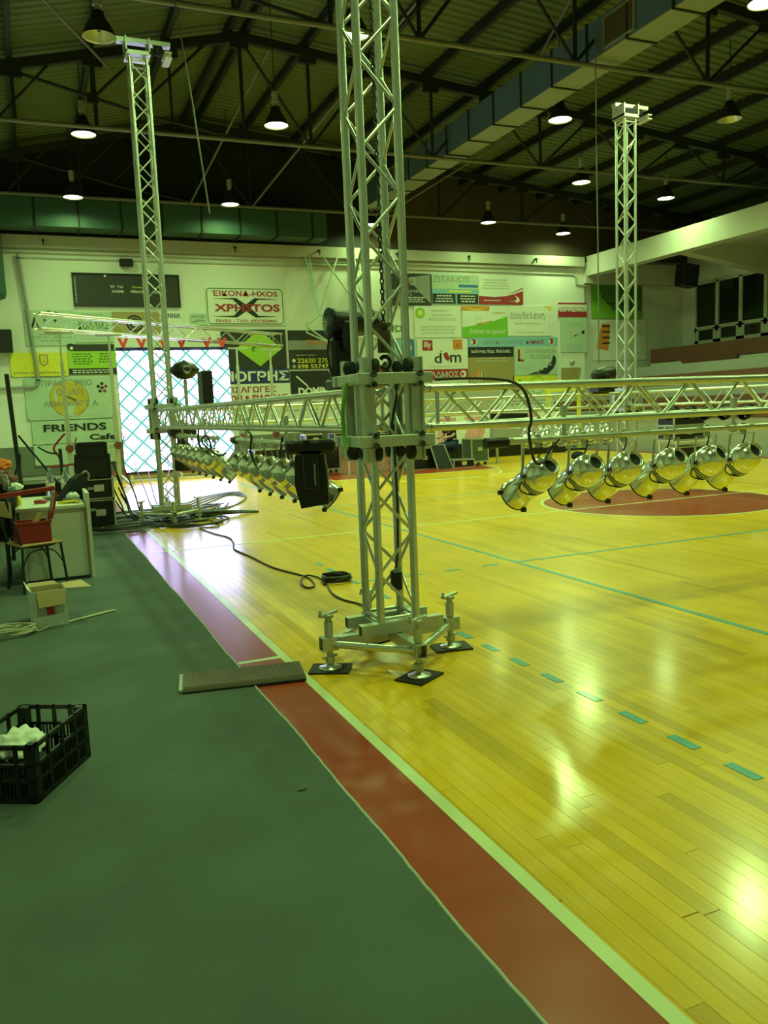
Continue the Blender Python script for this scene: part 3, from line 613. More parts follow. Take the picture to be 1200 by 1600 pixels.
# centre
p = Poster('sponsor_poster', 'white panel with thin dark lettering behind the main tower', 'poster', 10.9, 12.98, 4.1, 4.68, 'pwhite'); p.text('VELOUDA', 'pdgreen', .5, .6, .9, .4, .01)
p = Poster('sponsor_poster', 'blue poster with white flower right behind the tower sleeve', 'poster', 12.0, 13.06, 3.38, 4.07, 'plblue'); p.rect('pblue', .78, .55, .42, .85); 
for k in range(5): a = k*1.2566; p.disc('pwhite', .78+.06*math.cos(a), .55+.09*math.sin(a), .06, off=.008)
p = Poster('sponsor_poster', 'black poster with two linked red rings', 'poster', 11.9, 13.81, 5.27, 6.4, 'pcharc'); p.poly('pgrey', [(.5, .85), (.98, .98), (.98, .05)], off=.0045); p.disc('pdred', .46, .78, .15, ri=.11, off=.008); p.disc('plgrey', .6, .76, .14, ri=.11, off=.008); p.disc('pdred', .47, .6, .12, ri=.09, off=.008)
p.text('ΑΡΧΙΤΕΚΤΟΝΙΚΑ', 'plgrey', .42, .44, .76, .09, .01); p.text('ΕΡΓΑ', 'plgrey', .5, .33, .18, .07, .01); p.lines('pwhite', .6, .18, .55, .2, 3, 15)
p = Poster('sponsor_poster', 'grey-blue poster with coloured lettering over two black fields', 'poster', 13.85, 15.77, 5.34, 6.39, 'plblue'); p.rect('pmint', .5, .75, 1, .48, off=.0035); p.text('ZITAKIDIS', 'pgrey', .42, .84, .8, .2, .0); p.poly('porange', [(.55, .86), (.75, .96), (.9, .9), (.75, .92)]); p.rect('pblue', .78, .62, .42, .1); p.rect('pblack', .25, .18, .49, .34); p.rect('pblack', .76, .18, .46, .34); p.lines('pwhite', .26, .18, .4, .28, 3, 16); p.lines('pwhite', .77, .18, .38, .28, 3, 17); p.rect('pyellow', .6, .43, .5, .06)
p = Poster('sponsor_poster', 'white poster with curved dark red foot and arrow', 'poster', 15.79, 17.73, 5.34, 6.38, 'pwhite'); p.poly('pdred', [(0, 0), (1, 0), (1, .5), (.8, .38), (.6, .3), (.35, .26), (0, .3)]); p.lines('pwhite', .3, .14, .5, .08, 1, 18); p.poly('pwhite', [(.62, .12), (.8, .12), (.86, .2), (.8, .34), (.9, .24), (.92, .14), (.84, .04), (.85, .1)], off=.008); p.lines('plgrey', .38, .72, .62, .4, 4, 19); p.poly('pdred', [(1, .62), (.8, .46), (.6, .36), (.8, .44), (1, .57)])
p = Poster('sponsor_poster', 'pale poster with green and yellow sunburst roundel', 'poster', 13.1, 14.99, 4.13, 5.26, 'pwhite'); p.disc('pgreen', .12, .77, .19, n=20); p.disc('plime', .12, .77, .15, off=.007, n=16); p.disc('pyellow', .12, .77, .1, off=.009, n=12); p.disc('pwhite', .12, .77, .05, off=.011)
p.lines('plgrey', .55, .85, .4, .1, 1, 20); p.lines('plgrey', .6, .72, .6, .1, 1, 21); p.text('ΒΑΣΙΛΟΠΟΥΛΟΣ', 'plgrey', .6, .58, .6, .1, .01); p.lines('plgrey', .5, .25, .75, .3, 3, 22)
p = Poster('sponsor_poster', 'white poster crossed by a green wedge with white script', 'poster', 15.05, 17.01, 4.12, 5.28, 'pwhite'); p.poly('pgreen', [(0, .0), (1, 0), (1, .68), (.55, .45), (0, .32)]); p.text('...βγάλαν το χρώμα!', 'pwhite', .52, .18, .84, .18, .01, .008); p.rect('porange', .3, .92, .6, .14); p.poly('pyellow', [(0, .95), (.3, .85), (.6, .95), (.3, .9)], off=.007); p.disc('plgrey', .35, .54, .12, ri=.1); p.text('ΧΡΩΜΑΤΑ', 'porange', .8, .78, .3, .06, .01); p.poly('porange', [(.3, .42), (.65, .54), (.65, .5), (.3, .38)])
p = Poster('sponsor_poster', 'cream poster with thin rounded Greek lettering and pale ribbon corner', 'poster', 17.02, 19.04, 4.17, 5.3, 'pwhite'); p.text('δαγδελένη', 'pgrey', .44, .66, .76, .3, -.004); p.lines('plgrey', .45, .42, .6, .08, 1, 23); p.poly('pamber', [(.8, 1), (1, 1), (.95, .8), (.9, .92)]); p.rect('plgrey', .94, .4, .006, .7); p.lines('plgrey', .5, .12, .7, .06, 1, 24)
p = Poster('sponsor_poster', 'white poster with red and orange squares and thin black letters', 'poster', 13.16, 15.25, 2.97, 4.06, 'pwhite'); p.rect('pdred', .2, .8, .2, .34); p.text('illy', 'pwhite', .2, .8, .14, .24, .02, .008); p.rect('porange', .8, .82, .19, .34); p.disc('pdred', .8, .8, .07, ri=.05, off=.008); p.text('d', 'pblack', .4, .38, .14, .34, .01); p.text('m', 'pblack', .75, .35, .22, .26, .01); p.poly('pdred', [(.5, .52), (.58, .58), (.64, .36), (.6, .26), (.54, .34)]); p.disc('pblack', .47, .6, .03); p.lines('plgrey', .5, .1, .7, .06, 1, 25)
p = Poster('sponsor_poster', 'dark red strip with pale lettering and round head emblem', 'poster', 13.29, 15.23, 2.6, 2.96, 'pdred'); p.text('ΚΑΔΜΟΣ', 'plgrey', .45, .5, .7, .6, .02); p.disc('pwhite', .9, .5, .13); p.disc('pdred', .88, .5, .06, off=.008)
p = Poster('sponsor_poster', 'light blue strip with red Greek lettering and two warrior-head dots', 'poster', 15.29, 19.27, 3.77, 4.12, 'plblue'); p.text('ΑΘΛΗΤΙΚΟΣ ΣΥΛΛΟΓΟΣ', 'pgrey', .38, .5, .44, .4, .0); p.text('ΚΑΔΜΟΣ', 'pdred', .74, .5, .2, .4, .02)
for c in (.06, .93): p.disc('pwhite', c, .5, .13, n=10); p.poly('pdred', [(c-.02, .2), (c+.02, .3), (c+.02, .8), (c-.025, .85), (c-.01, .55)], off=.008)
p = Poster('sponsor_poster', 'tan poster with black header and thin white orange chart', 'poster', 15.27, 17.25, 2.45, 3.75, 'ptan'); p.rect('pblack', .5, .86, 1, .28); p.text('Ιωάννης Καρ. Κολλιάς', 'pwhite', .5, .88, .86, .12, .015); p.lines('plgrey', .5, .64, .7, .14, 2, 26); p.poly('porange', [(.0, .12), (.12, .25), (.28, .42), (.24, .26), (.1, .12)])
for k in range(6): p.rect('pwhite', .05+k*.045, .06+k*.02, .012, .12+k*.04)
p = Poster('sponsor_poster', 'grey-white poster with red L and black curving road', 'poster', 17.29, 19.26, 2.67, 3.77, 'pmint'); p.rect('pdred', .1, .7, .05, .4); p.rect('pdred', .15, .52, .14, .07); p.text('ΣΧΟΛΗ ΟΔΗΓΩΝ', 'pgrey', .6, .84, .7, .13, .0); p.text('ΠΕΛΩΝΗΣ', 'pgrey', .6, .64, .5, .14, .0)
p.poly('pcharc', [(.28, .02), (.62, .03), (.8, .2), (.9, .4), (.96, .62), (.96, .42), (.9, .22), (.76, .02)]); p.poly('pcharc', [(.28, .02), (.55, .14), (.75, .3), (.86, .48), (.9, .7), (.96, .6), (.94, .4), (.84, .2), (.68, .05)], off=.006); p.lines('plgrey', .25, .25, .35, .2, 3, 27)
for k in range(4): p.poly('pwhite', [(.5+k*.1, .08+k*.08), (.55+k*.1, .12+k*.09), (.57+k*.1, .11+k*.09), (.52+k*.1, .07+k*.08)], off=.009)
p = Poster('sponsor_poster', 'yellow poster below the road poster', 'poster', 17.2, 19.21, 2.2, 2.65, 'pyellow'); p.disc('plime', .55, .2, .35, ri=.3); p.disc('pgreen', .15, .6, .06)
p = Poster('sponsor_poster', 'white sign with red bars and bold white capitals on red', 'poster', 19.32, 20.69, 4.9, 5.44, 'pwhite'); p.rect('pdred', .5, .95, 1, .12); p.rect('pdred', .5, .22, 1, .44); p.text('COPY CENTER', 'pwhite', .5, .5, .94, .3, .03, .01); p.text('COPY CENTER', 'pdred', .5, .5, .97, .36, .07, .008)
p = Poster('sponsor_poster', 'faded white notice with grey vertical drawing and small dark roundel', 'poster', 19.43, 20.68, 3.53, 4.86, 'pmint'); p.disc('pblack', .85, .58, .07); p.disc('plgrey', .72, .58, .07, ri=.05); p.rect('plgrey', .38, .6, .08, .4); p.lines('plgrey', .45, .84, .7, .14, 2, 28); p.lines('plgrey', .5, .15, .7, .2, 3, 29); p.disc('plgrey', 1.05, .1, .1, ri=.085); p.poly('pdred', [(.5, .48), (.6, .52), (.62, .5), (.55, .44)])
p = Poster('sponsor_poster', 'cream low panel behind the horizontal truss', 'poster', 13.2, 16.6, 1.0, 2.4, 'cream'); p.poly('pnavy', [(.72, .98), (.86, .98), (.84, .9), (.79, .84), (.74, .9)]); p.lines('plgrey', .5, .6, .8, .3, 3, 30)
p = Poster('sponsor_poster', 'tan low panel behind the horizontal truss, right of the cream one', 'poster', 16.7, 19.2, 1.0, 2.15, 'pwhite'); p.lines('pgrey', .5, .6, .8, .3, 3, 31)
p = Poster('sponsor_poster', 'green hanging poster in the recess behind the right tower', 'poster', 21.16, 23.7, 4.87, 6.2, 'pdgreen', group='posters in the recess'); p.t.location.y = YW+.28; p.poly('pgreen', [(0, 0), (.3, 0), (.4, .3), (.2, .6), (.12, 1), (0, 1)]); p.lines('pblack', .55, .45, .7, .1, 1, 32); p.rect('pgreen', .6, .12, .78, .24)
p = Poster('sponsor_poster', 'white poster with orange leaning square in the recess', 'poster', 21.2, 23.9, 3.2, 4.83, 'pwhite', group='posters in the recess'); p.t.location.y = YW+.28; p.poly('porange', [(.06, .3), (.28, .24), (.32, .9), (.16, .9)]); 
for k in range(4): p.rect('pblack', .24, .84-k*.14, .14, .04, off=.008)
p.text('ΟΟ', 'plgrey', .85, .72, .2, .2, .0); p.disc('plgrey', .86, .28, .22, ri=.2)

# basketball backstop folded up against the end wall
bb = thing('basketball_backstop', 'green lattice basketball backstop frame folded up on the end wall', 'backstop', (9.9, YW-.9, 4.2))
def ss(a, c, r=.03): strut('frame_tube', a, c, r, 'pmint', bb)
for a, c in (((-.9, .8, 2.9), (-.75, 0, .6)), ((1.1, .8, 2.9), (.9, 0, .6)), ((-.75, 0, .6), (.4, .8, 2.9)), ((.9, 0, .6), (-.4, .8, 2.9)), ((-.9, .8, 2.4), (1.1, .8, 2.4)), ((-.75, 0, .6), (.9, 0, .6)),
             ((-.75, 0, .6), (-.75, .8, 2.9)), ((.9, 0, .6), (.9, .8, 2.9)), ((-1.3, -.3, .2), (.2, -.2, -.8)), ((-1.3, -.3, .0), (-1.3, -.3, .3)), ((-1.3, -.3, 0), (.1, -.2, -.6)), ((.2, -.2, -.8), (.9, 0, .6)), ((-1.3, -.3, .25), (-.75, 0, .6)), ((-.2, -.2, -.3), (.4, -.2, -.3))): ss(a, c)
MB().box((.5, -.25, .3), (1.1, .05, .8)).build('backboard', 'black', bb)

# ------------------------------------------------------------------ aluminium truss
CS = .24; TR = .025
def tf(mbname, a, b, upv, parent, bay=.25, skip_end=0):
    """square box truss between a and b (parent-local), chords and single braces"""
    a, b = Vector(a), Vector(b); d = (b-a).normalized(); u = Vector(upv).normalized(); s = d.cross(u).normalized(); L = (b-a).length
    cor = [(-1, -1), (1, -1), (1, 1), (-1, 1)]; h = CS/2
    P = lambda i, t: a+d*t+s*h*cor[i][0]+u*h*cor[i][1]
    for i in range(4): MB().tube(P(i, 0), P(i, L), TR, 12).build('chord', 'alu', parent)
    n = max(2, int(round((L-.16)/bay))); st = (L-.16)/n
    for f in range(4):
        i, j = f, (f+1) % 4
        for e in (.05, L-.05): strut('rung', P(i, e), P(j, e), .0125, 'alu', parent, 8)
        for k in range(n):
            t0, t1 = .08+k*st, .08+(k+1)*st
            A, B = (i, j) if (k+f) % 2 == 0 else (j, i)
            strut('brace', P(A, t0), P(B, t1), .010, 'alu', parent, 8)
def sleeve(t, zc):
    h = .205
    for z, nm in ((zc+.185, 'a'), (zc-.185, 'b')):
        b = MB()
        for sx, sy, w, dd in ((0, -1, 2*h+.07, .05), (0, 1, 2*h+.07, .05), (-1, 0, .05, 2*h-.05), (1, 0, .05, 2*h-.05)): b.box((sx*h, sy*h, z), (w, dd, .066), None, .004)
        b.build('collar_frame', 'alud', t)
    for sx in (-1, 1):
        for sy in (-1, 1):
            b = MB(); b.box((sx*(h-.05), sy*(h-.035), zc), (.07, .012, .62)).box((sx*(h-.015), sy*(h-.05), zc), (.012, .07, .62)); b.build('corner_plate', 'alud', t)
            for z in (zc+.26, zc-.26):
                MB().lathe([(0, -.02), (.04, -.02), (.046, -.012), (.046, .012), (.04, .02), (0, .02)], (sx*(h-.095), sy*(h-.045), z), (1, 0, 0), 18).build('roller', 'rubber', t)
                MB().lathe([(0, -.02), (.04, -.02), (.046, -.012), (.046, .012), (.04, .02), (0, .02)], (sx*(h-.045), sy*(h-.095), z), (0, 1, 0), 18).build('roller', 'rubber', t)
            for z in (zc+.21, zc+.15, zc-.15, zc-.21):
                MB().pipe((sx*(h-.055), -h-.045, z), (sx*(h-.055), -h+.03, z), .019, .012).build('pipe_stub', 'alud', t)
            for z in (zc+.12, zc-.12): MB().pipe((h-.0, sy*.12, z), (h+.06, sy*.12, z), .03, .02).build('coupler', 'alu', t) if sx > 0 else None
def base(t, zb=.28):
    b = MB()
    for y in (-.12, .12): MB().sqpipe((-.26, y, zb-.035), (.30, y, zb-.035), .06, .07).build('base_rail', 'alud', t)
    for x in (-.12, .12): boxpart('base_rail', (x, 0, zb-.035), (.06, .18, .06), 'alud', t)
    for k in range(4):
        a = math.radians([182, 268, 2, 88][k]); R = .43; cx, cy = R*math.cos(a), R*math.sin(a); ux, uy = math.cos(a), math.sin(a)
        MB().bar((.02*ux, .02*uy, zb-.11), (cx*.86, cy*.86, zb-.11), .06, .07).build('outrigger', 'alud', t)
        MB().sqpipe((cx-ux*.05, cy-uy*.05, zb-.11), (cx+ux*.055, cy+uy*.055, zb-.11), .07, .085).build('outrigger_end', 'alud', t)
        j = MB().tube((cx, cy, .02), (cx, cy, zb+.06), .02, 12).tube((cx, cy, zb-.06), (cx, cy, zb+.03), .027, 12).tube((cx, cy, .05), (cx, cy, .09), .03, 12).build('screw_jack', 'alud', t)
        b = MB(); b.bar((cx-.06, cy-.02, zb+.07), (cx+.06, cy+.02, zb+.085), .035, .014).tube((cx-.055, cy-.018, zb+.075), (cx-.055, cy-.018, zb+.105), .01, 8).lathe([(0, .0), (.035, .0), (.03, .02), (0, .025)], (cx, cy, zb+.055)); b.build('crank_handle', 'alud', j)
        MB().bar((cx-.05, cy-.02, .085), (cx+.05, cy+.02, .085), .02, .012).build('wing_nut', 'alud', j)
        MB().lathe([(0, .012), (.075, .012), (.075, .018), (.03, .026), (.02, .04)], (cx, cy, 0), (0, 0, 1), 8).build('foot_plate', 'alu', j)
        boxpart('rubber_mat', (cx, cy, .006), (.25, .19, .011), 'rubber', t, rot=math.radians([-28, 32, -10, 20][k]))
        a2 = math.radians([268, 2, 88, 182][k])
        MB().tube((cx, cy, zb-.115), (R*math.cos(a2), R*math.sin(a2), zb-.115), .023, 12).build('tie_tube', 'alu', t)
def tower(x, y, label, top=6.85, near=True):
    t = thing('truss_tower', label, 'truss tower', (x, y, 0), 0, 'aluminium towers of the lighting rig')
    tf('t', (0, 0, .25), (0, 0, top-.15), (0, 1, 0), t)
    base(t); sleeve(t, 1.59)
    b = MB(); b.box((0, 0, top-.1), (.34, .34, .05)).box((-.16, 0, top), (.02, .34, .22)).box((.16, 0, top), (.02, .34, .22)).box((.1, 0, top+.1), (.75, .12, .06)); b.build('tower_head', 'alud', t)
    MB().lathe([(0, -.03), (.075, -.03), (.06, 0), (.075, .03), (0, .03)], (.3, 0, top+.02), (0, 1, 0), 16).build('pulley', 'dark', t)
    MB().box((.42, 0, top-.05), (.1, .34, .02)).box((.42, 0, top-.12), (.1, .34, .02)).build('head_plate', 'frame', t)
    return t
T1, T2, T3, T4 = (2.01, 4.72), (1.85, 12.8), (10.6, 12.85), (10.6, 4.72)
tower(*T1, 'main aluminium truss tower standing nearest, in the middle')
tower(*T2, 'truss tower at left in front of the lit LED screen')
tower(*T3, 'truss tower at far right with teal sheen')
tower(*T4, 'truss tower outside the frame carrying the right end of the near truss')
def htruss(a, b, label):
    t = thing('box_truss', label, 'truss', a, 0, 'horizontal trusses of the lighting rig'); tf('h', (0, 0, 0), Vector(b)-Vector(a), (0, 0, 1), t); return t
Z = 1.59
htruss((T1[0]+.27, T1[1], Z), (T4[0]-.23, T4[1], Z), 'near horizontal truss running right from the main tower')
htruss((T1[0], T1[1]+.23, Z), (T2[0], T2[1]-.23, Z), 'horizontal truss running from the main tower to the left tower')
htruss((T2[0]+.27, T2[1], Z), (T3[0]-.23, T3[1], Z), 'far horizontal truss between the left and right towers')
htruss((T4[0], T4[1]+.23, Z), (T3[0], T3[1]-.23, Z), 'horizontal truss on the right side of the rig, seen behind the near one')
# chain in main tower
ch = thing('hoist_chain', 'black hoist chain with hook hanging inside the main tower', 'chain', (T1[0]+.03, T1[1], 1.8))
lk = MB(); lk.sweep([(.011*math.cos(a), 0, .02*math.sin(a)) for a in [i*math.pi/6 for i in range(13)]], .0045, 5); lm = lk.mesh('chain_link', 'black')
for k in range(150): 
    o = link('chain_link', lm, ch, loc=(0, 0, .32+k*.031)); o.rotation_euler = (0, 0, math.pi/2*(k % 2))
MB().tube((0, 0, .14), (0, 0, .27), .042, 12).tube((0, 0, .27), (0, 0, .31), .025, 10).tube((0, 0, .3), (0, 0, .315), .05, 12).build('hook_block', 'gable', ch)
MB().torus((0, 0, .08), .035, .013, (0, 1, 0), 16, 8, .6, 5.6).build('hook', 'black', ch)
MB().sweep([(0, 0, .05), (.05, .02, .0), (.09, .03, -.1), (.04, 0, -.25), (.0, 0, -.45)], .009, 6).build('sling', 'black', ch)
ch = thing('hoist_rope', 'thin dark rope hanging beside the left tower', 'rope', (3.0, 13.5, 6.2)); MB().sweep([(-.5, 0, 2.4), (-.4, 0, 1.5), (-.25, 0, .2), (-.1, 0, -1.4)], .012, 6).build('rope_run', 'pipe', ch)
ch = thing('hoist_rope', 'thin dark rope hanging left of the right tower', 'rope', (10.2, 13.2, 4.5)); MB().sweep([(0, 0, 3.9), (0, 0, 2), (.02, 0, .1), (.02, 0, -2.2)], .012, 6).build('rope_run', 'pipe', ch)
# cable inside tower foot
c = thing('tower_cable', 'black cable and plug dangling inside the foot of the main tower', 'cable', (T1[0]+.06, T1[1]+.03, .4)); MB().sweep([(0.02, 0, 1.1), (.03, 0, .6), (.02, 0, .3), (0, 0, .18)], .008, 6).build('cable_run', 'cablek', c); MB().box((0, 0, .1), (.07, .05, .13), None, .01).build('plug', 'black', c)

# ------------------------------------------------------------------ PAR cans
def par_parts(t, ax):
    ax = Vector(ax).normalized(); hdg = Vector((ax.x, ax.y, 0)).normalized(); side = Vector((-hdg.y, hdg.x, 0))
    o = Vector((0, 0, -.25)); back = o-ax*.02
    b = MB(); b.lathe([(.045, -.14), (.075, -.125), (.1, -.09), (.112, -.03), (.112, .02), (.104, .03), (.104, .27), (.112, .275), (.112, .29), (.1, .29), (.098, .04)], o, ax, 24); b.build('body', 'chrome', t)
    b = MB(); b.lathe([(.058, -.125), (.066, -.15), (.058, -.153), (.05, -.147), (.048, -.11)], o, ax, 20).build('rear_cap', 'alu', t); MB().lathe([(.05, -.135), (.03, -.13), (0, -.128)], o, ax, 18).build('rear_hole_shade', 'dark', t)  # dark disc paints the shade inside the rear hole
    b = MB(); b.torus(o+ax*.04, .108, .006, ax, 24, 5); b.torus(o+ax*.06, .108, .005, ax, 24, 5); b.build('clamp_ring', 'alud', t)
    b = MB(); q = frame_of(ax); 
    for k in range(3):
        a = k*2.094+.3; c = o+ax*.285+(q[0]*math.cos(a)+q[1]*math.sin(a))*.12; b.box(c, (.03, .03, .03))
    b.torus(o+ax*.29, .11, .006, ax, 24, 5); b.build('gel_frame', 'dark', t)
    b = MB(); top = Vector((0, 0, -.05))
    for s_ in (-1, 1): b.bar(top+side*.13*s_, o+ax*.03+side*.125*s_, .022, .004, hdg); b.tube(o+ax*.03+side*.115*s_, o+ax*.03+side*.145*s_, .016, 10)
    b.bar(top-side*.13, top+side*.13, .022, .004); b.build('yoke', 'alu', t)
    MB().box((0, 0, -.03), (.03, .03, .05)).torus((0, 0, 0), .034, .008, side.cross(Vector((0, 0, 1))) if True else ax, 14, 5).build('hook_clamp', 'alud', t)
    r = random.Random(3)
    p0 = Vector((.03, 0, -.01)); pts = [p0, p0+Vector((-.02, 0, -.1)), o+side*.13+ax*.02+Vector((0, 0, .0)), o+side*.12-Vector((0, 0, .07))+ax*.05, o+Vector((0, 0, -.125))+ax*.0, o-side*.08-Vector((0, 0, .07))-ax*.07, o-side*.05-Vector((0, 0, .02))-ax*.14]
    S = []
    for i in range(len(pts)-1):
        for k in range(4):
            tt = k/4; a_ = pts[max(i-1, 0)]; b_ = pts[i]; c_ = pts[i+1]; d_ = pts[min(i+2, len(pts)-1)]
            S.append(.5*((2*b_)+(c_-a_)*tt+(2*a_-5*b_+4*c_-d_)*tt*tt+(3*b_-a_-3*c_+d_)*tt**3))
    S.append(pts[-1]); MB().sweep(S, .0055, 6).build('power_cable', 'cablek', t)
def crspline(pts, k=6):
    pts = [Vector(p) for p in pts]; S = []
    for i in range(len(pts)-1):
        a_ = pts[max(i-1, 0)]; b_ = pts[i]; c_ = pts[i+1]; d_ = pts[min(i+2, len(pts)-1)]
        for j in range(k):
            t = j/k; S.append(.5*((2*b_)+(c_-a_)*t+(2*a_-5*b_+4*c_-d_)*t*t+(3*b_-a_-3*c_+d_)*t**3))
    S.append(pts[-1]); return S
def par_bar(a, b, n, ax, gname, blabel, lab, posn=None, drop=.24):
    a, b = Vector(a), Vector(b); d = (b-a).normalized(); L = (b-a).length
    t = thing('lighting_bar', blabel, 'lighting bar', a, 0, 'bars under the trusses')
    MB().tube((0, 0, 0), b-a, .024, 14).build('pipe_bar', 'alu', t)
    for k in (.17, .75): 
        q = (b-a)*k; MB().box(q+Vector((0, 0, .0)), (.035, .035, .07)).box(q+Vector((0, 0, drop-.05)), (.04, .04, .07)).tube(q, q+Vector((0, 0, drop-.05)), .014, 8).build('drop_clamp', 'alud', t)
    MB().tube(d*-.17+Vector((0, 0, -.005)), (0, 0, -.005), .036, 14).build('multipin_connector', 'black', t)
    proto = None
    for k in range(n):
        q = a+d*(L*(k+.5)/n) if posn is None else a+d*posn[k]
        if proto is None:
            proto = thing('par_can', lab[0], 'stage light', q, 0, gname); par_parts(proto, ax)
        else: dup(proto, q, random.uniform(-.12, .12), lab[k] if k < len(lab) else lab[-1])
ZB = 1.345
ords = ['first', 'second', 'third', 'fourth', 'fifth', 'sixth']
par_bar((2.92, 4.75, ZB), (5.6, 4.75, ZB), 6, (-.14, .80, -.50), 'silver PAR cans under the near truss', 'pale pipe bar hung under the near truss at right, holding six silver cans',
        ['silver PAR can under the near truss, %s from the main tower' % s for s in ords], [.24, .62, .96, 1.36, 1.74, 2.10])
par_bar((5.85, 4.75, ZB), (8.5, 4.75, ZB), 2, (-.14, .80, -.50), 'silver PAR cans under the near truss', 'pale pipe bar continuing right of the frame under the near truss', ['silver PAR can at the right frame edge under the near truss', 'silver PAR can outside the frame on the second near bar'], [.1, .5])
par_bar((1.92, 8.35, ZB), (1.92, 5.95, ZB), 6, (.62, -.12, -.5), 'silver PAR cans under the left truss, near bar', 'pipe bar under the left truss nearer the hanging moving head',
        ['silver PAR can on the near left bar, %s from the far end' % s for s in ords])
par_bar((1.9, 12.0, ZB), (1.92, 9.3, ZB), 6, (.62, -.12, -.5), 'silver PAR cans under the left truss, far bar', 'pipe bar under the left truss beside the left tower',
        ['silver PAR can on the far left bar, %s from the left tower' % s for s in ords])
par_bar((8.15, 12.8, ZB-.05), (10.2, 12.8, ZB-.05), 6, (-.3, -.6, -.6), 'silver PAR cans under the far truss', 'pipe bar under the far truss seen through the near one',
        ['small silver PAR can under the far truss, %s from the left' % s for s in ords])
for k in range(5):
    t = thing('black_par_can', 'black lamp %s in the row under the right truss' % ('nearest the right tower', 'second from the right tower', 'third from the right tower', 'fourth from the right tower', 'fifth from the right tower')[k], 'stage light', (10.6, 11.6-k*.42, 1.44), 0, 'black lamps under the right truss')
    MB().lathe([(.04, -.12), (.1, -.08), (.11, 0), (.1, .18), (.09, .18)], (0, 0, -.12), (-.8, -.3, -.2), 16).build('body', 'black', t); MB().box((0, 0, -.02), (.03, .2, .02)).build('yoke', 'dark', t)

# moving heads
def moving_head(t, s=1, down=False, tilt=0, big=1.0, hd=None):
    sg = -1 if down else 1
    MB().box((0, 0, sg*.05), (.42*s, .34*s, .1), None, .02).build('base_box', 'black', t)
    b = MB(); 
    for sy in (-1, 1): b.box((0, sy*.17*s, sg*(.12+.16*big)), (.12*s, .05*s, .3*big), None, .015)
    b.box((0, 0, sg*.125), (.16*s, .36*s, .05), None, .01); b.build('yoke', 'black', t)
    hd = Vector(hd or (0, 0, sg)).normalized(); c = Vector((0, 0, sg*(.22+.16*big)))
    h = MB().lathe([(0, -.2), (.06, -.2), (.115, -.14), (.135, 0), (.14, .2), (.13, .23), (.11, .23), (.105, .2), (0, .2)], c, hd, 20).build('head', 'black', t)
    MB().lathe([(0, .205), (.1, .205), (.06, .225), (0, .23)], c, hd, 16).build('lens', 'lens', h)
    MB().tube((-.1, .1, sg*-.01), (-.1, .1, sg*-.06), .02, 8).tube((.1, .1, sg*-.01), (.1, .1, sg*-.06), .02, 8).build('omega_clamp', 'alud', t)
mh = thing('moving_head', 'large black moving head hanging under the left truss near the main tower', 'stage light', (1.95, 6.0, 1.40), -.4, 'moving heads on the rig')
boxpart('base_box', (0, 0, -.065), (.38, .26, .1), 'black', mh, bev=.02)
MB().poly([(-.09, -.1, -.53), (.12, -.1, -.50), (.12, -.1, -.3), (.1, -.1, -.13), (-.12, -.1, -.13), (-.13, -.1, -.36)], (0, .2, 0)).build('head', 'black', mh)
b = MB(); b.box((0, .13, -.27), (.12, .03, .3), None, .01).box((0, -.125, -.25), (.12, .03, .26), None, .01).box((0, 0, -.125), (.16, .28, .02)); b.build('yoke', 'black', mh)
boxpart('vent_strip', (.03, -.143, -.27), (.012, .006, .16), 'pgrey', mh); MB().tube((.1, .1, -.02), (.1, .1, .03), .018, 8).tube((-.1, -.1, -.02), (-.1, -.1, .03), .018, 8).build('omega_clamp', 'alud', mh)
MB().torus((-.12, .12, -.1), .05, .012, (1, 0, 0), 12, 5).build('handle', 'alu', mh)
mh = thing('moving_head', 'big black moving head upright on the truss behind the main tower, head level', 'stage light', (2.02, 5.35, 1.735), 0, 'moving heads on the rig')
boxpart('base_box', (-.02, 0, .04), (.2, .26, .08), 'black', mh, bev=.02)
b = MB(); b.box((-.04, 0, .2), (.14, .12, .3), None, .02).box((.03, .09, .36), (.2, .04, .2), None, .015).box((.0, -.09, .36), (.1, .04, .2), None, .015); b.build('yoke', 'black', mh)
h = MB().lathe([(0, -.22), (.075, -.22), (.085, -.18), (.08, .06), (.088, .13), (.094, .16), (.085, .165), (.0, .15)], (.04, 0, .46), (-1, -.12, 0), 20).build('head', 'black', mh); MB().lathe([(0, .155), (.08, .16), (.08, .166), (0, .17)], (.04, 0, .46), (-1, -.12, 0), 20).build('lens', 'lens', h)
for zz in (.49, .43): MB().lathe([(0, 0), (.014, 0), (.014, .01), (0, .012)], (-.055, -.078, zz), (0, -1, 0), 10).build('knob', 'pgrey', h)
MB().sweep(crspline([(-.1, 0, .4), (-.13, 0, .25), (-.11, -.02, .1), (-.07, -.04, -.02)]), .007, 6).build('power_cable', 'cablek', mh)
tag(MB().poly([(-.05, 0, 0), (.07, 0, 0), (.06, 0, .16), (.01, 0, .14)], (0, .08, 0)).build('safety_cone', 'orange'), 'small orange-red wedge seen between the main tower legs above the sleeve', 'marker').location = (2.17, 5.2, 1.735)
mh = thing('moving_head', 'black moving head hanging under the truss at the left tower', 'stage light', (2.0, 12.15, 1.44), 0, 'moving heads on the rig'); moving_head(mh, .9, True)
mh = thing('scanner_head', 'rounded black lamp head on a thin stalk above the left truss', 'stage light', (1.95, 11.3, 1.735), 0, 'moving heads on the rig')
MB().tube((0, 0, 0), (0, 0, .36), .025, 10).build('stalk', 'alud', mh); MB().lathe([(0, -.12), (.1, -.1), (.19, -.02), (.2, .02), (.12, .1), (.03, .13), (0, .15)], (0, 0, .48), (0, 0, 1), 18).build('head', 'black', mh); MB().lathe([(0, 0), (.06, 0), (.05, .02)], (0, -.19, .48), (0, -1, 0), 6).build('star_badge', 'pgrey', mh)
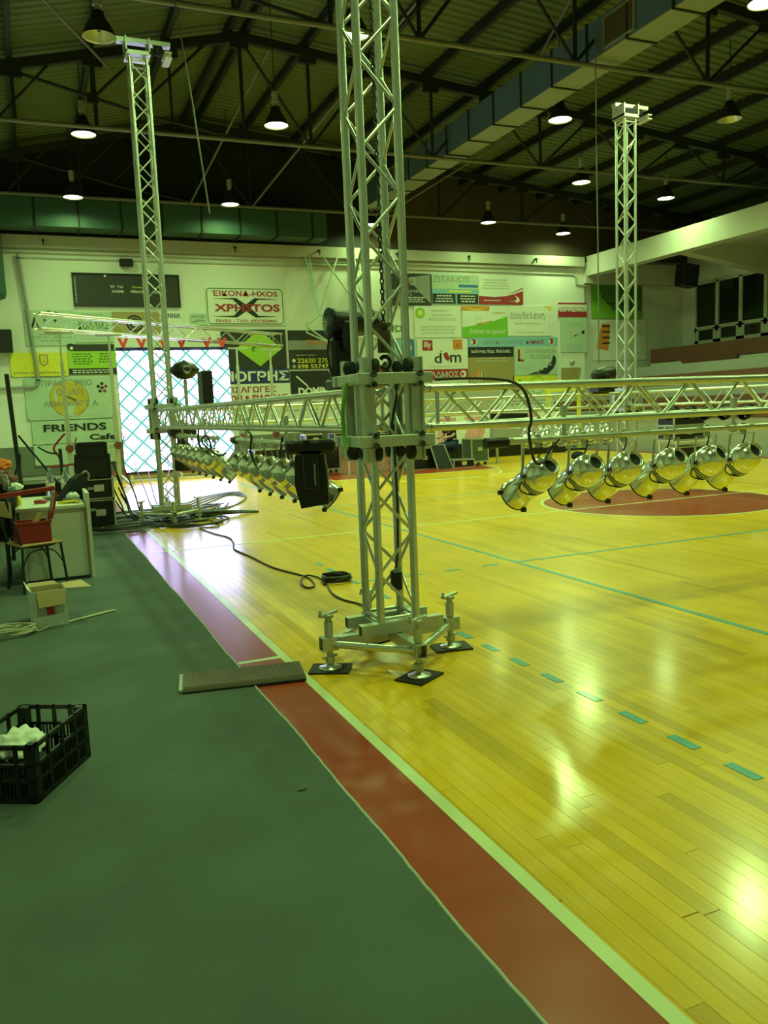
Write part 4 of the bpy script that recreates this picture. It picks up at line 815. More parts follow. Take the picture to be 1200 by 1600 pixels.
tag(boxpart('dimmer_pack', (0, 0, .2), (.13, .3, .42), 'black', bev=.01), 'tall slim black box standing on the left truss beside the rounded lamp', 'electronics').location = (2.0, 10.2, 1.735)
mh = thing('moving_head', 'dark blue and black moving head on the far truss left of the right tower', 'stage light', (9.9, 12.7, 1.735), 0, 'moving heads on the rig'); moving_head(mh, .9, False, 0, .7, (1, -.2, .15))
mh = thing('moving_head', 'square black moving head hung under the far right truss', 'stage light', (10.6, 9.3, 1.45), 0, 'moving heads on the rig'); moving_head(mh, .8, True, 0, .5)

# cables on the rig
def cable(name, label, pts, r=.008, m='cablek', group=None, k=6):
    return tag(MB().sweep(crspline(pts, k), r, 6).build(name, m), label, 'cable', group)
cable('power_cable', 'black cable arching over the near truss from the tower sleeve and dangling to the bar', [(2.28, 4.52, 1.76), (2.55, 4.5, 1.76), (2.8, 4.5, 1.735), (2.92, 4.52, 1.66), (2.95, 4.5, 1.5), (2.93, 4.5, 1.4), (3.0, 4.55, 1.22), (3.1, 4.6, 1.2), (3.2, 4.66, 1.28), (3.3, 4.7, 1.34)], .010)
cable('power_cable', 'black cable looping under the left truss beside the moving head', [(1.80, 7.4, 1.46), (1.79, 7.2, 1.40), (1.8, 7.3, 1.25), (1.85, 7.2, 1.1), (1.9, 6.8, 1.15), (1.9, 6.6, 1.4)], .011)
cable('power_cable', 'dark cable coiled under the left truss in front of the screen', [(1.77, 9.6, 1.45), (1.78, 9.7, 1.3), (1.8, 9.5, 1.2), (1.82, 9.2, 1.25), (1.8, 9.3, 1.38), (1.8, 9.6, 1.3), (1.82, 8.9, 1.18), (1.85, 8.6, 1.2)], .012)
cable('green_cable', 'bright green cable hanging down the left side of the tower sleeve', [(1.76, 4.66, 1.76), (1.74, 4.7, 1.6), (1.76, 4.75, 1.45), (1.76, 4.72, 1.36)], .012, 'pgreen')

# ------------------------------------------------------------------ LED screen and its stand truss
sx0, sx1, sy, sz0, sz1 = 2.12, 4.98, 22.0, .25, 3.33
ls = thing('led_screen', 'large LED wall showing a bright white-blue lattice pattern', 'screen', (sx0, sy, 0))
nx, nz = 6, 6; W = (sx1-sx0)/nx; H = (sz1-sz0)/nz
boxpart('back_frame', ((sx1-sx0)/2, .1, (sz0+sz1)/2), (sx1-sx0, .12, sz1-sz0), 'black', ls)
for i in range(nx):
    for j in range(nz):
        b = MB(); cx, cz = W*(i+.5), sz0+H*(j+.5); b.box((cx, .02, cz), (W-.004, .035, H-.004)); b.build('led_module', 'screen', ls)
boxpart('bottom_edge', ((sx1-sx0)/2, -.0, sz0-.03), (sx1-sx0, .08, .06), 'black', ls); boxpart('top_edge', ((sx1-sx0)/2, 0, sz1+.04), (sx1-sx0, .08, .08), 'pnavy', ls)
for x in (.15, 1.4, 2.7): MB().box((x, .1, .1), (.05, .5, .05)).box((x, .0, .12), (.05, .05, .24)).build('foot', 'frame', ls)
MB().bar((-.6, -.4, .06), (3.2, -.3, .03), .05, .04).build('ground_bar', 'frame', ls)
for k, x in enumerate((2.3, 2.75, 3.3, 3.75, 4.4, 4.8)):
    t = tag(MB().poly([(-.13, 0, .13), (-.05, 0, .13), (0, 0, 0), (.05, 0, .13), (.13, 0, .13), (.03, 0, -.1), (-.03, 0, -.1)], (0, .04, 0)).build('red_clamp', 'redp'), 'V-shaped red clamp above the LED screen top, %s from the left' % ('first', 'second', 'third', 'fourth', 'fifth', 'sixth')[k], 'clamp', 'red clamps above the screen'); t.location = (x, sy-.15, 3.5)
t2 = thing('stand_truss', 'slim truss raised on wind-up stands above the LED screen', 'truss', (.32, 19.86, 3.82))
a, b_ = Vector((0, 0, 0)), Vector((6.42, 3.39, -.14)); old = CS; CS = .33; tf('s', a, b_, (0, 0, 1), t2, .42); CS = old
for k, (x, y, zt, lb) in enumerate(((.75, 20.0, 3.58, 'leftmost wind-up stand, in front of the yellow disc banner'), (1.85, 20.6, 3.58, 'wind-up stand just left of the LED screen'), (5.3, 22.4, 3.4, 'wind-up stand just right of the LED screen'), (6.4, 23.0, 3.4, 'rightmost wind-up stand, before the diamond panel'))):
    w_ = thing('windup_stand', lb, 'stand', (x, y, 0), 0, 'wind-up stands carrying the screen truss')
    MB().box((0, 0, .9), (.1, .1, 1.7)).build('outer_mast', 'alud', w_); MB().box((0, 0, 2.3), (.07, .07, 1.3)).build('middle_mast', 'alud', w_); MB().box((0, 0, (zt+2.6)/2), (.045, .045, zt-2.6)).build('inner_mast', 'alud', w_)
    MB().box((0, 0, zt), (.6, .06, .05)).build('fork', 'alud', w_)
    for a_ in range(4): an = a_*math.pi/2+.6; MB().bar((0, 0, .3), (.42*math.cos(an), .42*math.sin(an), .03), .04, .04).build('leg', 'alud', w_)
    MB().tube((0, -.1, 1.0), (0, -.2, 1.0), .09, 14).build('winch_drum', 'brown', w_); MB().sweep([(0, -.2, 1.0), (.12, -.25, 1.1), (.15, -.3, 1.25)], .015).build('winch_handle', 'brown', w_)

# ------------------------------------------------------------------ cables on floor
rnd = random.Random(11)
def loopy(cx, cy, rx, ry, n, z=.012, jit=.12):
    pts = []
    for i in range(n*7+1):
        a = i*6.283/7; f = 1+rnd.uniform(-jit, jit); pts.append((cx+rx*f*math.cos(a)+rnd.uniform(-.03, .03), cy+ry*f*math.sin(a), z+rnd.uniform(0, .03)))
    return pts
for k in range(16):
    cx, cy = rnd.uniform(.9, 2.1), rnd.uniform(12.1, 14.4)
    cable('floor_cable', 'dark cable in the tangled heap at the foot of the left tower', loopy(cx, cy, rnd.uniform(.3, .8), rnd.uniform(.25, .7), 3), rnd.uniform(.008, .014), 'cablek' if k % 3 else 'cableg', 'tangled cables by the left tower', 3)
for k in range(7):
    x0 = rnd.uniform(1.0, 1.3)
    cable('floor_cable', 'dark cable running from the amp racks to the left tower', [(x0, 13.4, .95-.1*k), (x0+.12, 13.35, .5-.06*k), (x0+.2, 13.2, .1), (x0+.45, 13.1+.1*k, .03), (x0+.9, 12.9+.2*k, .02), (x0+1.5, 13.5+.2*k, .02), (x0+1.9, 14.8, .02)], .012, 'cablek', 'cables from the amp racks', 7)
for k in range(5): cable('floor_cable', 'thin cable draped from the screen down to the floor heap', [(2.3+k*.28, 21.7, .7), (2.25+k*.25, 20.5, .35), (2.1+k*.15, 18, .12), (1.9+k*.12, 15.5, .02), (1.9+k*.1, 14, .02)], .011, 'cablek', 'cables from the screen', 4)
for k in range(4): cable('floor_cable', 'dark cable looping right of the left tower foot on the reflection', [(2.2, 14+.2*k, .012), (3.0, 15.4+.3*k, .012), (3.5+.1*k, 16.3+.2*k, .012), (3.7, 15.6, .012), (3.2, 14.4, .012), (2.6, 13.4+.2*k, .012)], .011, 'cableg', 'cables right of the left tower', 5)
cable('floor_cable', 'long thin cable snaking from the left tower across the wood to the main tower', [(2.12, 12.5, .012), (2.4, 12.5, .012), (2.35, 11.7, .012), (2.1, 11.8, .012), (2.16, 11.1, .01), (2.25, 10.6, .01), (2.2, 10.1, .01), (2.1, 9.6, .01), (2.14, 9.0, .01), (2.17, 8.3, .01), (2.24, 7.9, .01), (2.33, 7.5, .01), (2.27, 7.1, .01), (2.18, 7.05, .01), (2.2, 7.3, .02), (2.34, 7.55, .02), (2.42, 7.3, .01), (2.3, 6.7, .01), (2.3, 6.4, .01), (2.36, 6.1, .01), (2.2, 5.6, .01), (2.05, 5.3, .01)], .009, 'cablek')
cc = thing('coiled_cable', 'coil of black cable lying flat on the wood left of the tower foot', 'cable', (2.52, 7.2, 0))
b = MB(); pts = []
for i in range(90): a = i*.45; r_ = .135+.012*math.sin(i*1.7); pts.append((r_*math.cos(a), r_*math.sin(a), .012+.0006*i))
MB().sweep(pts, .009, 6).build('cable_coil', 'cablek', cc); MB().tube((-.16, -.12, .012), (-.13, -.05, .015), .014, 8).build('plug', 'black', cc)
cc = thing('cable_bundle', 'long bundle of green-black cable lying right of the left tower foot', 'cable', (2.55, 13.0, 0))
for k in range(6): MB().sweep(crspline([(-.35+rnd.uniform(-.04, .04), rnd.uniform(-.08, .08), .03+.01*k), (0, .05*math.sin(k), .04+.012*k), (.4, .05*math.cos(k), .03+.008*k), (.75, .1+.02*k, .015)]), .014, 6).build('cable_run', 'cableg' if k % 2 else 'cablek', cc)

# ------------------------------------------------------------------ ramp mat
rm = thing('cable_ramp', 'long brown ribbed rubber ramp mat lying across the carpet edge', 'ramp', (1.055, 4.80, 0), math.atan2(-.12, .68))
MB().poly([(-.36, -.165, .012), (.36, -.165, .012), (.36, -.15, .03), (-.36, -.15, .03)], (0, .3, 0)).build('mat_body', 'mesh', rm)
b = MB()
for k in range(40): b.box((-.345+k*.0177, 0, .0325), (.009, .28, .005))
b.build('ribs', 'mesh', rm); boxpart('end_strip', (-.372, 0, .018), (.022, .31, .014), 'cedge', rm); boxpart('front_lip', (0, -.17, .012), (.72, .012, .012), 'rubber', rm)
lf = tag(MB().poly([(0, 0, 0), (.03, .01, 0), (.045, .004, 0), (.03, -.008, 0)], (0, 0, .004)).build('debris_scrap', 'pblack'), 'small dark scrap on the carpet near its pale edge', 'scrap'); lf.location = (.90, 3.2, .0075)

# ------------------------------------------------------------------ plastic crate
cr = thing('plastic_crate', 'black slatted plastic crate on the carpet holding a white rag', 'crate', (-.135, 3.90, .007), math.radians(-29))
# local: x width .36, y length .56
Wc, Lc, Hc = .32, .48, .255
def lattice(mb, o, u, L, H, nv, holes):
    u = Vector(u); o = Vector(o); nrm = u.cross(Vector((0, 0, 1)))
    def bx(a, b, z0, z1, th=.012): c = o+u*(a+b)/2; mb.box(c+Vector((0, 0, (z0+z1)/2)), (abs(u.x)*(b-a)+abs(nrm.x)*th, abs(u.y)*(b-a)+abs(nrm.y)*th, z1-z0))
    bx(0, L, H-.02, H); bx(0, L, .0, .025); bx(0, L, H*.62, H*.62+.014); bx(0, L, H*.36, H*.36+.012)
    bx(0, .035, 0, H); bx(L-.035, L, 0, H)
    for k in range(1, 4): bx(L*k/4-.008, L*k/4+.008, 0, H)
    for k in range(nv): x = .04+(L-.08)*(k+.5)/nv; bx(x-.003, x+.003, 0.02, H*.62, .008)
for nm, o, u, L, nv in (('side_wall', (-Wc/2, -Lc/2, 0), (0, 1, 0), Lc, 22), ('side_wall', (Wc/2, -Lc/2, 0), (0, 1, 0), Lc, 22), ('end_wall', (-Wc/2, -Lc/2, 0), (1, 0, 0), Wc, 14), ('end_wall', (-Wc/2, Lc/2, 0), (1, 0, 0), Wc, 14)):
    b = MB(); lattice(b, o, u, L, Hc, nv, 0); b.build(nm, 'black', cr)
b = MB()
for sx in (-1, 1):
    for s2 in (-1, 1): b.box((sx*(Wc/2-.02), s2*(Lc/2-.02), Hc/2), (.05, .05, Hc), None, .006)
b.build('corner_posts', 'black', cr)
b = MB()
for k in range(14): b.box((-Wc/2+.03+k*(Wc-.06)/13, 0, .01), (.012, Lc-.03, .012))
for k in range(10): b.box((0, -Lc/2+.03+k*(Lc-.06)/9, .01), (Wc-.03, .01, .01))
b.build('bottom_grid', 'black', cr)
boxpart('card_label', (-.12, -Lc/2-.008, .12), (.09, .003, .04), 'pmint', cr)
MB().box((0, -.05, .05), (.2, .22, .07), None, .02).build('inner_tray', 'black', cr)
def blob(name, c, d, m, seed=1, amp=.35, fr=2.2, sub=4, parent=None, folds=0):
    bm = bmesh.new(); bmesh.ops.create_icosphere(bm, subdivisions=sub, radius=1)
    for v in bm.verts:
        n1 = noise.noise(v.co*fr+Vector((seed*7.1, seed*3.3, 0))); n2 = abs(noise.noise(v.co*fr*2.3+Vector((0, seed*5.1, 0))))
        f = 1+amp*n1+amp*.7*n2; v.co = Vector((v.co.x*d[0]*f, v.co.y*d[1]*f, max(v.co.z*f, -.75)*d[2]))+Vector(c)
    me = bpy.data.meshes.new(name); bm.to_mesh(me); bm.free(); me.materials.append(M_[m]); me.polygons.foreach_set('use_smooth', [True]*len(me.polygons))
    return link(name, me, parent)
o = tag(blob('white_rag', (0, 0, 0), (.09, .13, .05), 'cloth', 3, .55, 2.6), 'crumpled white rag lying in the black crate', 'rag'); o.location = (-.17, 3.93, .16)
o = tag(blob('tool_pouch', (0, 0, 0), (.08, .12, .04), 'jacket', 9, .4, 2), 'dark lumpy item under the rag inside the black crate', 'pouch'); o.location = (-.13, 3.82, .12)

# ------------------------------------------------------------------ cardboard box and rope
bx = thing('cardboard_box', 'open white cardboard box with brown flaps and a red label', 'box', (0.0, 6.96, .007), math.radians(6))
w_, d_, h_ = .25, .26, .29
for nm, c, s_ in (('side_panel', (-w_/2, 0, h_/2), (.006, d_, h_)), ('side_panel', (w_/2, 0, h_/2), (.006, d_, h_)), ('front_panel', (0, -d_/2, h_/2), (w_, .006, h_)), ('back_panel', (0, d_/2, h_/2), (w_, .006, h_)), ('bottom_panel', (0, 0, .004), (w_, d_, .006))):
    boxpart(nm, c, s_, 'cardw', bx)
for c, s_ in (((-w_/2+.005, 0, h_/2), (.003, d_-.01, h_-.01)), ((w_/2-.005, 0, h_/2), (.003, d_-.01, h_-.01)), ((0, d_/2-.005, h_/2), (w_-.01, .003, h_-.01))): boxpart('inner_lining', c, s_, 'card', bx)
MB().poly([(-w_/2+.03, -d_/2-.004, h_), (w_/2, -d_/2-.004, h_), (w_/2-.02, -d_/2-.045, h_-.11), (-w_/2+.04, -d_/2-.045, h_-.12)], (0, -.004, 0)).build('flap', 'card', bx)
MB().poly([(w_/2, -d_/2, h_), (w_/2, d_/2, h_), (w_/2+.16, d_/2+.02, h_+.0), (w_/2+.2, -d_/2+.03, h_-.02)], (0, 0, .004)).build('flap', 'card', bx)
MB().poly([(-w_/2, -d_/2, h_), (-w_/2, d_/2, h_), (-w_/2-.03, d_/2, h_+.05), (-w_/2-.03, -d_/2, h_+.03)], (.004, 0, 0)).build('flap', 'white', bx)
MB().poly([(-w_/2, d_/2, h_), (w_/2-.02, d_/2, h_), (w_/2-.05, d_/2+.05, h_+.02), (-w_/2, d_/2+.05, h_+.02)], (0, .004, 0)).build('flap', 'card', bx)
boxpart('red_label', (-.0, -d_/2-.006, .13), (.055, .004, .06), 'redp', bx, label='small red label on the box front')
rp = thing('rope_coil', 'pale thin rope in a loose heap beside the cardboard box', 'rope', (-.26, 6.72, .007))
rnd2 = random.Random(5); pts = []
for i in range(80): a = i*.62; r_ = .09+.06*rnd2.random(); pts.append((-.02+r_*1.3*math.cos(a), r_*.9*math.sin(a), .012+.0006*i+.01*rnd2.random()))
MB().sweep(crspline(pts, 3), .006, 5).build('rope_heap', 'rope', rp)
MB().sweep(crspline([(.08, .02, .02), (.18, .0, .01), (.26, .1, .01), (.36, .17, .01), (.5, .24, .01), (.64, .33, .01), (.75, .38, .01), (.77, .36, .01), (.72, .35, .01), (.58, .27, .01), (.46, .2, .01), (.33, .1, .01)]), .006, 5).build('rope_tail', 'rope', rp)
o = tag(boxpart('dark_cloth_scrap', (0, 0, .006), (.2, .1, .012), 'rubber', rot=.3), 'flat dark scrap of material behind the rope heap', 'scrap'); o.location = (-.2, 7.12, .007)

# ------------------------------------------------------------------ desk
dk = thing('desk', 'white laminate desk with a raised right edge, cluttered top', 'desk', (.10, 9.5, .0072))
DT = .76
boxpart('desk_top', (.01, 0, DT-.02), (.66, 1.35, .035), 'white', dk, bev=.004)
boxpart('side_board', (.36, 0, DT/2+.05), (.035, 1.4, DT+.12), 'white', dk)
boxpart('front_panel', (.04, -.62, .37), (.58, .025, .7), 'white', dk); boxpart('side_board', (-.27, 0, .37), (.03, 1.3, .7), 'white', dk)
boxpart('edge_strip', (.345, -.66, .36), (.04, .03, .72), 'ptan', dk); boxpart('kick_strip', (.1, -.64, .012), (.55, .03, .02), 'black', dk)
D0 = Vector((.10, 9.5, .007+DT))
def onD(x, y): return (x, y, .0065+DT)
def bottle(x, y, label, h=.3, filled=True):
    t = thing('plastic_bottle', label, 'bottle', onD(x, y), 0, 'clear bottles on the desk')
    MB().lathe([(0, 0), (.045, 0), (.048, .02), (.046, .1), (.048, .18), (.04, .22), (.018, .27), (.014, .3)], n=16).build('bottle_body', 'tiny', t); MB().tube((0, 0, .295), (0, 0, .32), .017, 10).build('cap', 'plblue', t)
    MB().lathe([(.0475, .08), (.049, .08), (.049, .15), (.0475, .15)], n=16).build('wrap_label', 'cream', t)
bottle(.14, 10.05, 'clear plastic bottle with pale label, left of the black bag'); bottle(.30, 10.0, 'clear plastic bottle right behind the black bag')
pl = tag(MB().lathe([(0, .004), (.08, .004), (.11, .02), (.125, .035), (.12, .035), (.1, .018), (0, .01)], n=24).build('plate', 'pgrey'), 'round grey metal plate on the desk behind the red strip', 'plate'); pl.location = onD(.16, 9.65)
bg = thing('black_bag', 'black cloth bag leaning on the desk top edge', 'bag', onD(.33, 9.42), .5)
MB().poly([(-.16, -.05, .0), (.1, -.05, .0), (.2, -.04, .18), (.14, -.03, .27), (.04, -.04, .22), (-.1, -.05, .07)], (0, .12, 0)).build('bag_body', 'jacket', bg); MB().sweep(crspline([(.13, 0, .25), (.19, 0, .29), (.23, 0, .24), (.2, 0, .18)]), .012, 6).build('strap', 'greyc', bg)
yg = thing('yellow_gloves', 'pile of yellow work gloves near the desk edge', 'gloves', onD(.28, 9.0))
for k in range(5): MB().sweep(crspline([(-.1+.04*k, 0, .015), (0+.02*k, .03*math.sin(k), .02), (.1, .05*math.cos(2*k), .012)]), .014, 6).build('glove_finger', 'yellow', yg)
o = tag(blob('white_tape_bundle', (0, 0, 0), (.06, .05, .045), 'cloth', 8), 'white crumpled bundle at the right edge of the desk', 'bundle'); o.location = (.38-.04, 9.3, .0065+DT+.04)
o = tag(blob('grey_glove', (0, 0, 0), (.07, .05, .03), 'greyc', 18), 'dark grey crumpled glove in front of the black bag', 'glove'); o.location = (.36-.04, 9.1, .0065+DT+.03)
rt_ = tag(MB().torus((0, 0, .02), .05, .018, (0, 0, 1), 18, 8).build('tape_roll', 'pdred'), 'dark red roll of tape lying on the desk', 'tape'); rt_.location = onD(.02, 9.25)
for k in range(4):
    tag(boxpart('paper_scrap', (0, 0, .004), (.07, .05, .004), ('cream', 'porange', 'pwhite', 'redp')[k], rot=k), ('cream', 'orange', 'white', 'red')[k]+' paper scrap on the desk near the plate', 'scrap').location = onD(.08+.07*k, 9.42+.05*(k % 2))
# chair with tool box
chv = thing('metal_chair', 'dark metal-framed chair with wooden seat in front of the desk', 'chair', (-.07, 8.56, .007), math.radians(20))
b = .19
boxpart('seat', (0, 0, .45), (.4, .4, .025), 'wood', chv, bev=.01)
MB().torus((0, 0, .43), .19, .011, (0, 0, 1), 16, 6).build('seat_ring', 'dark', chv)
for sx in (-1, 1):
    for s2 in (-1, 1): MB().tube((sx*.18, s2*.18, .44), (sx*.21, s2*.21, 0), .013, 8).build('leg', 'dark', chv)
for s2 in (-1, 1): MB().tube((-.18, s2*.18, .44), (-.29, s2*.18, .92), .013, 8).build('back_post', 'dark', chv)
for s2 in (-1, 1): MB().sweep(crspline([(.19, s2*.19, .25), (.1, s2*.17, .38), (-.1, s2*.17, .38), (-.19, s2*.19, .25)]), .007, 6).build('brace_hoop', 'dark', chv)
MB().box((-.26, 0, .8), (.02, .4, .14)).build('backrest', 'wood', chv)
tb = thing('tool_box', 'open red plastic tool box with raised lid on the chair seat', 'tool box', (-.08, 8.53, .4705), math.radians(8))
b = MB()
for c, s_ in (((-.15, 0, .1), (.012, .22, .18)), ((.15, 0, .1), (.012, .22, .18)), ((0, -.11, .1), (.31, .012, .18)), ((0, .11, .1), (.31, .012, .18)), ((0, 0, .008), (.31, .22, .016))): b.box(c, s_)
b.build('tub', 'red', tb); MB().box((-.15, 0, .19), (.03, .24, .02)).box((.15, 0, .19), (.03, .24, .02)).box((0, -.115, .19), (.33, .03, .02)).box((0, .115, .19), (.33, .03, .02)).build('rim', 'red', tb)
MB().bar((.17, 0, .2), (.24, .02, .46), .22, .02, (1, 0, 0)).build('lid', 'red', tb); MB().box((.0, .1, .47), (.5, .09, .04), Matrix.Rotation(-.08, 3, 'Y')).build('lid_tray', 'red', tb)
MB().bar((-.02, 0, .1), (.09, .02, .27), .12, .02).build('cardboard_insert', 'card', tb)
# jackets pile
jp = tag(blob('jacket_pile', (0, 0, 0), (.2, .25, .33), 'jacket', 4, .4, 2), 'heap of black and dark jackets on the chair at the left frame edge', 'clothes'); jp.location = (-.44, 9.02, .70)
t = thing('folding_chair', 'dark chair mostly hidden under the jacket heap', 'chair', (-.52, 9.15, .007)); boxpart('seat', (0, 0, .45), (.42, .42, .03), 'dark', t)
for sx in (-1, 1):
    for s2 in (-1, 1): MB().tube((sx*.19, s2*.19, .45), (sx*.19, s2*.19, 0), .014, 8).build('leg', 'dark', t)
for nm, m, loc, d_, lb, sd in (('grey_sleeve', 'greyc', (-.28, 8.9, 1.02), (.03, .08, .09), 'grey jacket sleeve hanging over the heap', 5), ('knitted_cap', 'cloth', (-.2, 9.35, .95), (.055, .1, .04), 'white cap lying on top of the jacket heap beside the desk', 6), ('orange_bag', 'orange', (-.40, 10.6, 1.13), (.13, .12, .08), 'orange bag behind the jacket heap at the left edge', 7), ('yellow_tangle', 'yellow', (-.18, 8.93, .84), (.02, .04, .07), 'yellow strap spilling from the jacket heap', 12), ('brown_bag', 'brown', (-.33, 10.1, .98), (.12, .12, .1), 'brown patterned bag behind the heap', 13), ('dark_trousers', 'jacket', (-.62, 8.9, .22), (.14, .2, .22), 'dark trousers hanging in front of the left chair', 14)):
    tag(blob(nm, (0, 0, 0), d_, m, sd, .35, 2), lb, 'clothes').location = loc
t = thing('side_table', 'low dark table behind the desk carrying the bags', 'table', (-.52, 11.0, .0)); boxpart('table_top', (0, 0, .82), (.5, 1.1, .04), 'dark', t)
for sx in (-1, 1):
    for s2 in (-1, 1): boxpart('leg', (sx*.2, s2*.5, .41), (.04, .04, .82), 'dark', t)

# racks
def flightcase(x, y, z, w, d, h, label, rz=0, wheels=False, m='black', group='black road cases', trim='alud'):
    t = thing('road_case', label, 'case', (x, y, z), rz, group); z0 = .1 if wheels else 0
    boxpart('case_body', (0, 0, z0+h/2), (w-.012, d-.012, h-.012), m, t)
    b = MB()
    for sx in (-1, 1):
        for s2 in (-1, 1): b.box((sx*w/2, s2*d/2, z0+h/2), (.03, .03, h))
    for s2 in (-1, 1):
        for zz in (0, h): b.box((0, s2*d/2, z0+zz), (w, .03, .03)); b.box((s2*w/2, 0, z0+zz), (.03, d, .03))
    b.build('edge_trim', trim, t)
    if trim == 'alud': MB().box((0, -d/2-.008, z0+h*.55), (.14, .012, .1)).build('latch', 'chrome', t)
    if wheels:
        for sx in (-1, 1):
            for s2 in (-1, 1): MB().tube((sx*w*.38-.02, s2*d*.36, .045), (sx*w*.38+.02, s2*d*.36, .045), .045, 12).box((sx*w*.38, s2*d*.36, .085), (.05, .05, .03)).build('castor', 'black', t)
    return t
flightcase(.85, 13.2, 0, .40, .5, .42, 'bottom rack of black amplifiers left of the left tower'); flightcase(.85, 13.2, .435, .40, .5, .3, 'second rack in the black stack with white labels'); 
flightcase(.80, 13.2, .75, .46, .5, .34, 'large black box near the top of the rack stack', trim='black'); flightcase(.80, 13.2, 1.105, .4, .45, .16, 'slim black box on top of the rack stack', trim='black')
flightcase(.05, 13.0, .0, .75, .5, .75, 'black road case with metal edges behind the bottles')
for k in range(4): tag(boxpart('amplifier_label', (0, 0, 0), (.09, .004, .04), 'pgrey'), 'pale label plate on the amplifier racks, %s from the floor' % ('lowest', 'second', 'third', 'topmost')[k], 'label plate', 'label plates on the racks').location = (.65+.08*(k % 2), 12.936, .12+k*.16)
# lighting stand black pole
t = thing('speaker_stand', 'black tripod stand pole at the left edge behind the jackets', 'stand', (-.17, 11.9, .0))
MB().tube((0, 0, .05), (-.07, 0, 2.25), .03, 10).build('pole', 'black', t)
for a_ in (0.3, 2.4, 4.5): MB().tube((0, 0, 1.45 if a_ < 1 else 1.2), (.5*math.cos(a_), .3*math.sin(a_), .72 if a_ < 1 else .03), .014, 8).build('leg', 'black', t)
# bicycle-like metal stand, red fittings
t = thing('winch_handle_stand', 'dark metal stand with curled red handle before the white banner', 'stand', (.42, 15.2, 0))
MB().tube((0, 0, 0), (0, 0, 1.15), .03, 8).build('pole', 'dark', t); MB().sweep(crspline([(-.35, 0, 1.2), (-.2, 0, 1.1), (-.05, 0, 1.05), (0, 0, .9)]), .018, 6).build('handle_bar', 'black', t); MB().sweep(crspline([(-.2, 0, .85), (0, 0, .85), (.3, 0, .88), (.35, 0, .8)]), .02, 6).build('cross_bar', 'red', t)
MB().sweep(crspline([(.0, 0, 1.0), (-.1, 0, 1.15), (0, 0, 1.3), (.1, 0, 1.4)]), .02, 6).build('red_hose', 'red', t); boxpart('base_plate', (0, 0, .01), (.4, .4, .02), 'dark', t)

# ------------------------------------------------------------------ backstage gear behind the tower
flightcase(9.3, 19.5, 0, 1.1, .7, .55, 'long black case on the red key behind the tower')
flightcase(9.25, 19.6, .565, .9, .5, .5, 'black monitor console on the long case', m='mesh')
flightcase(10.98, 19.5, 0, .5, .5, .6, 'wheeled road case right of the seated person', wheels=True, m='cableg')
t = thing('case_lid', 'black case lid with pale edges leaning on the cases', 'case lid', (9.7, 18.85, 0), 0); MB().poly([(-.2, 0, 0), (.25, 0, 0), (.1, .2, .62), (-.3, .2, .62)], (0, .04, 0)).build('lid_panel', 'black', t)
for a, c in (((-.2, -.01, 0), (-.3, .19, .62)), ((.25, -.01, 0), (.1, .19, .62)), ((-.3, .19, .62), (.1, .19, .62))): MB().bar(a, c, .03, .02).build('edge_strip', 'alud', t)
flightcase(10.3, 19.1, 0, .6, .4, .2, 'flat dark case on the floor before the seated person')
for k, (x, lb) in enumerate(((5.6, 'black case under the left end of the backstage table'), (6.9, 'black case under the right end of the backstage table'))): flightcase(x, 20.6, 0, 1.0, .6, .6, lb, wheels=True)
t = thing('folding_table', 'long table with pale legs behind the main tower', 'table', (7.2, 19.5, 0)); boxpart('table_top', (0, 0, .74), (2.6, .7, .04), 'black', t)
for sx in (-1, 0, 1):
    for s2 in (-1, 1): boxpart('leg', (sx*1.2, s2*.3, .36), (.04, .04, .72), 'frame', t)
for k in range(3): flightcase(6.4+k*.75, 19.5, .765, .5, .4, .28, ('left', 'middle', 'right')[k]+' black equipment box on the backstage table')
bn = thing('pink_banner', 'pink and white cloth hanging behind the seated person', 'cloth', (12.1, 22.0, .45)); 
vs = []; F = []
for j in range(9):
    for i in range(25): vs.append((-1.4+i*.17, .06*math.sin(i*1.1)+.03*math.sin(i*2.7+j), j*.1))
for j in range(8):
    for i in range(24): F.append((j*25+i, j*25+i+1, (j+1)*25+i+1, (j+1)*25+i))
nv = len(vs); vs += [(v[0], v[1]+.01, v[2]) for v in vs]; F += [tuple(q+nv for q in f) for f in F]
MB().add(vs, F, True).build('cloth_sheet', 'pink', bn); MB().box((.7, .04, .4), (5.5, .05, .9)).build('white_backing', 'pwhite', bn); MB().box((.7, .0, -.22), (5.5, .4, .46)).build('black_plinth', 'black', bn)
tv = thing('flat_panel', 'dark flat panel tilted beside the pink cloth', 'screen', (12.0, 19.4, 0)); MB().box((0, 0, 1.15), (1.15, .08, .38), Matrix.Rotation(.03, 3, 'Y')).build('panel_body', 'black', tv); MB().box((0, .02, .75), (1.1, .2, .36), Matrix.Rotation(.05, 3, 'Y')).build('lower_box', 'pgrey', tv)
MB().box((-.4, 0, .3), (.05, .05, .6)).box((.4, 0, .3), (.05, .05, .6)).box((0, 0, .6), (1, .3, .05)).build('stand_frame', 'alud', tv)
t = thing('rack_table', 'white metal table with black amplifier racks right of the far tower', 'table', (13.3, 14.2, 0)); boxpart('table_top', (0, 0, .62), (1.0, .6, .04), 'frame', t)
for sx in (-1, 1):
    for s2 in (-1, 1): boxpart('leg', (sx*.46, s2*.26, .31), (.04, .04, .62), 'frame', t)
flightcase(13.2, 14.2, .66, .85, .5, .3, 'lower black amplifier rack on the white metal table'); flightcase(13.2, 14.2, .98, .85, .5, .34, 'upper black amplifier rack on the white metal table'); flightcase(13.3, 14.2, 0, .7, .45, .5, 'black case under the white metal table')
o = tag(blob('dark_ball', (0, 0, 0), (.2, .14, .12), 'jacket', 31, .1, 1), 'dark round bundle on the floor left of the right tower', 'bundle'); o.location = (13.6, 18.5, .12)
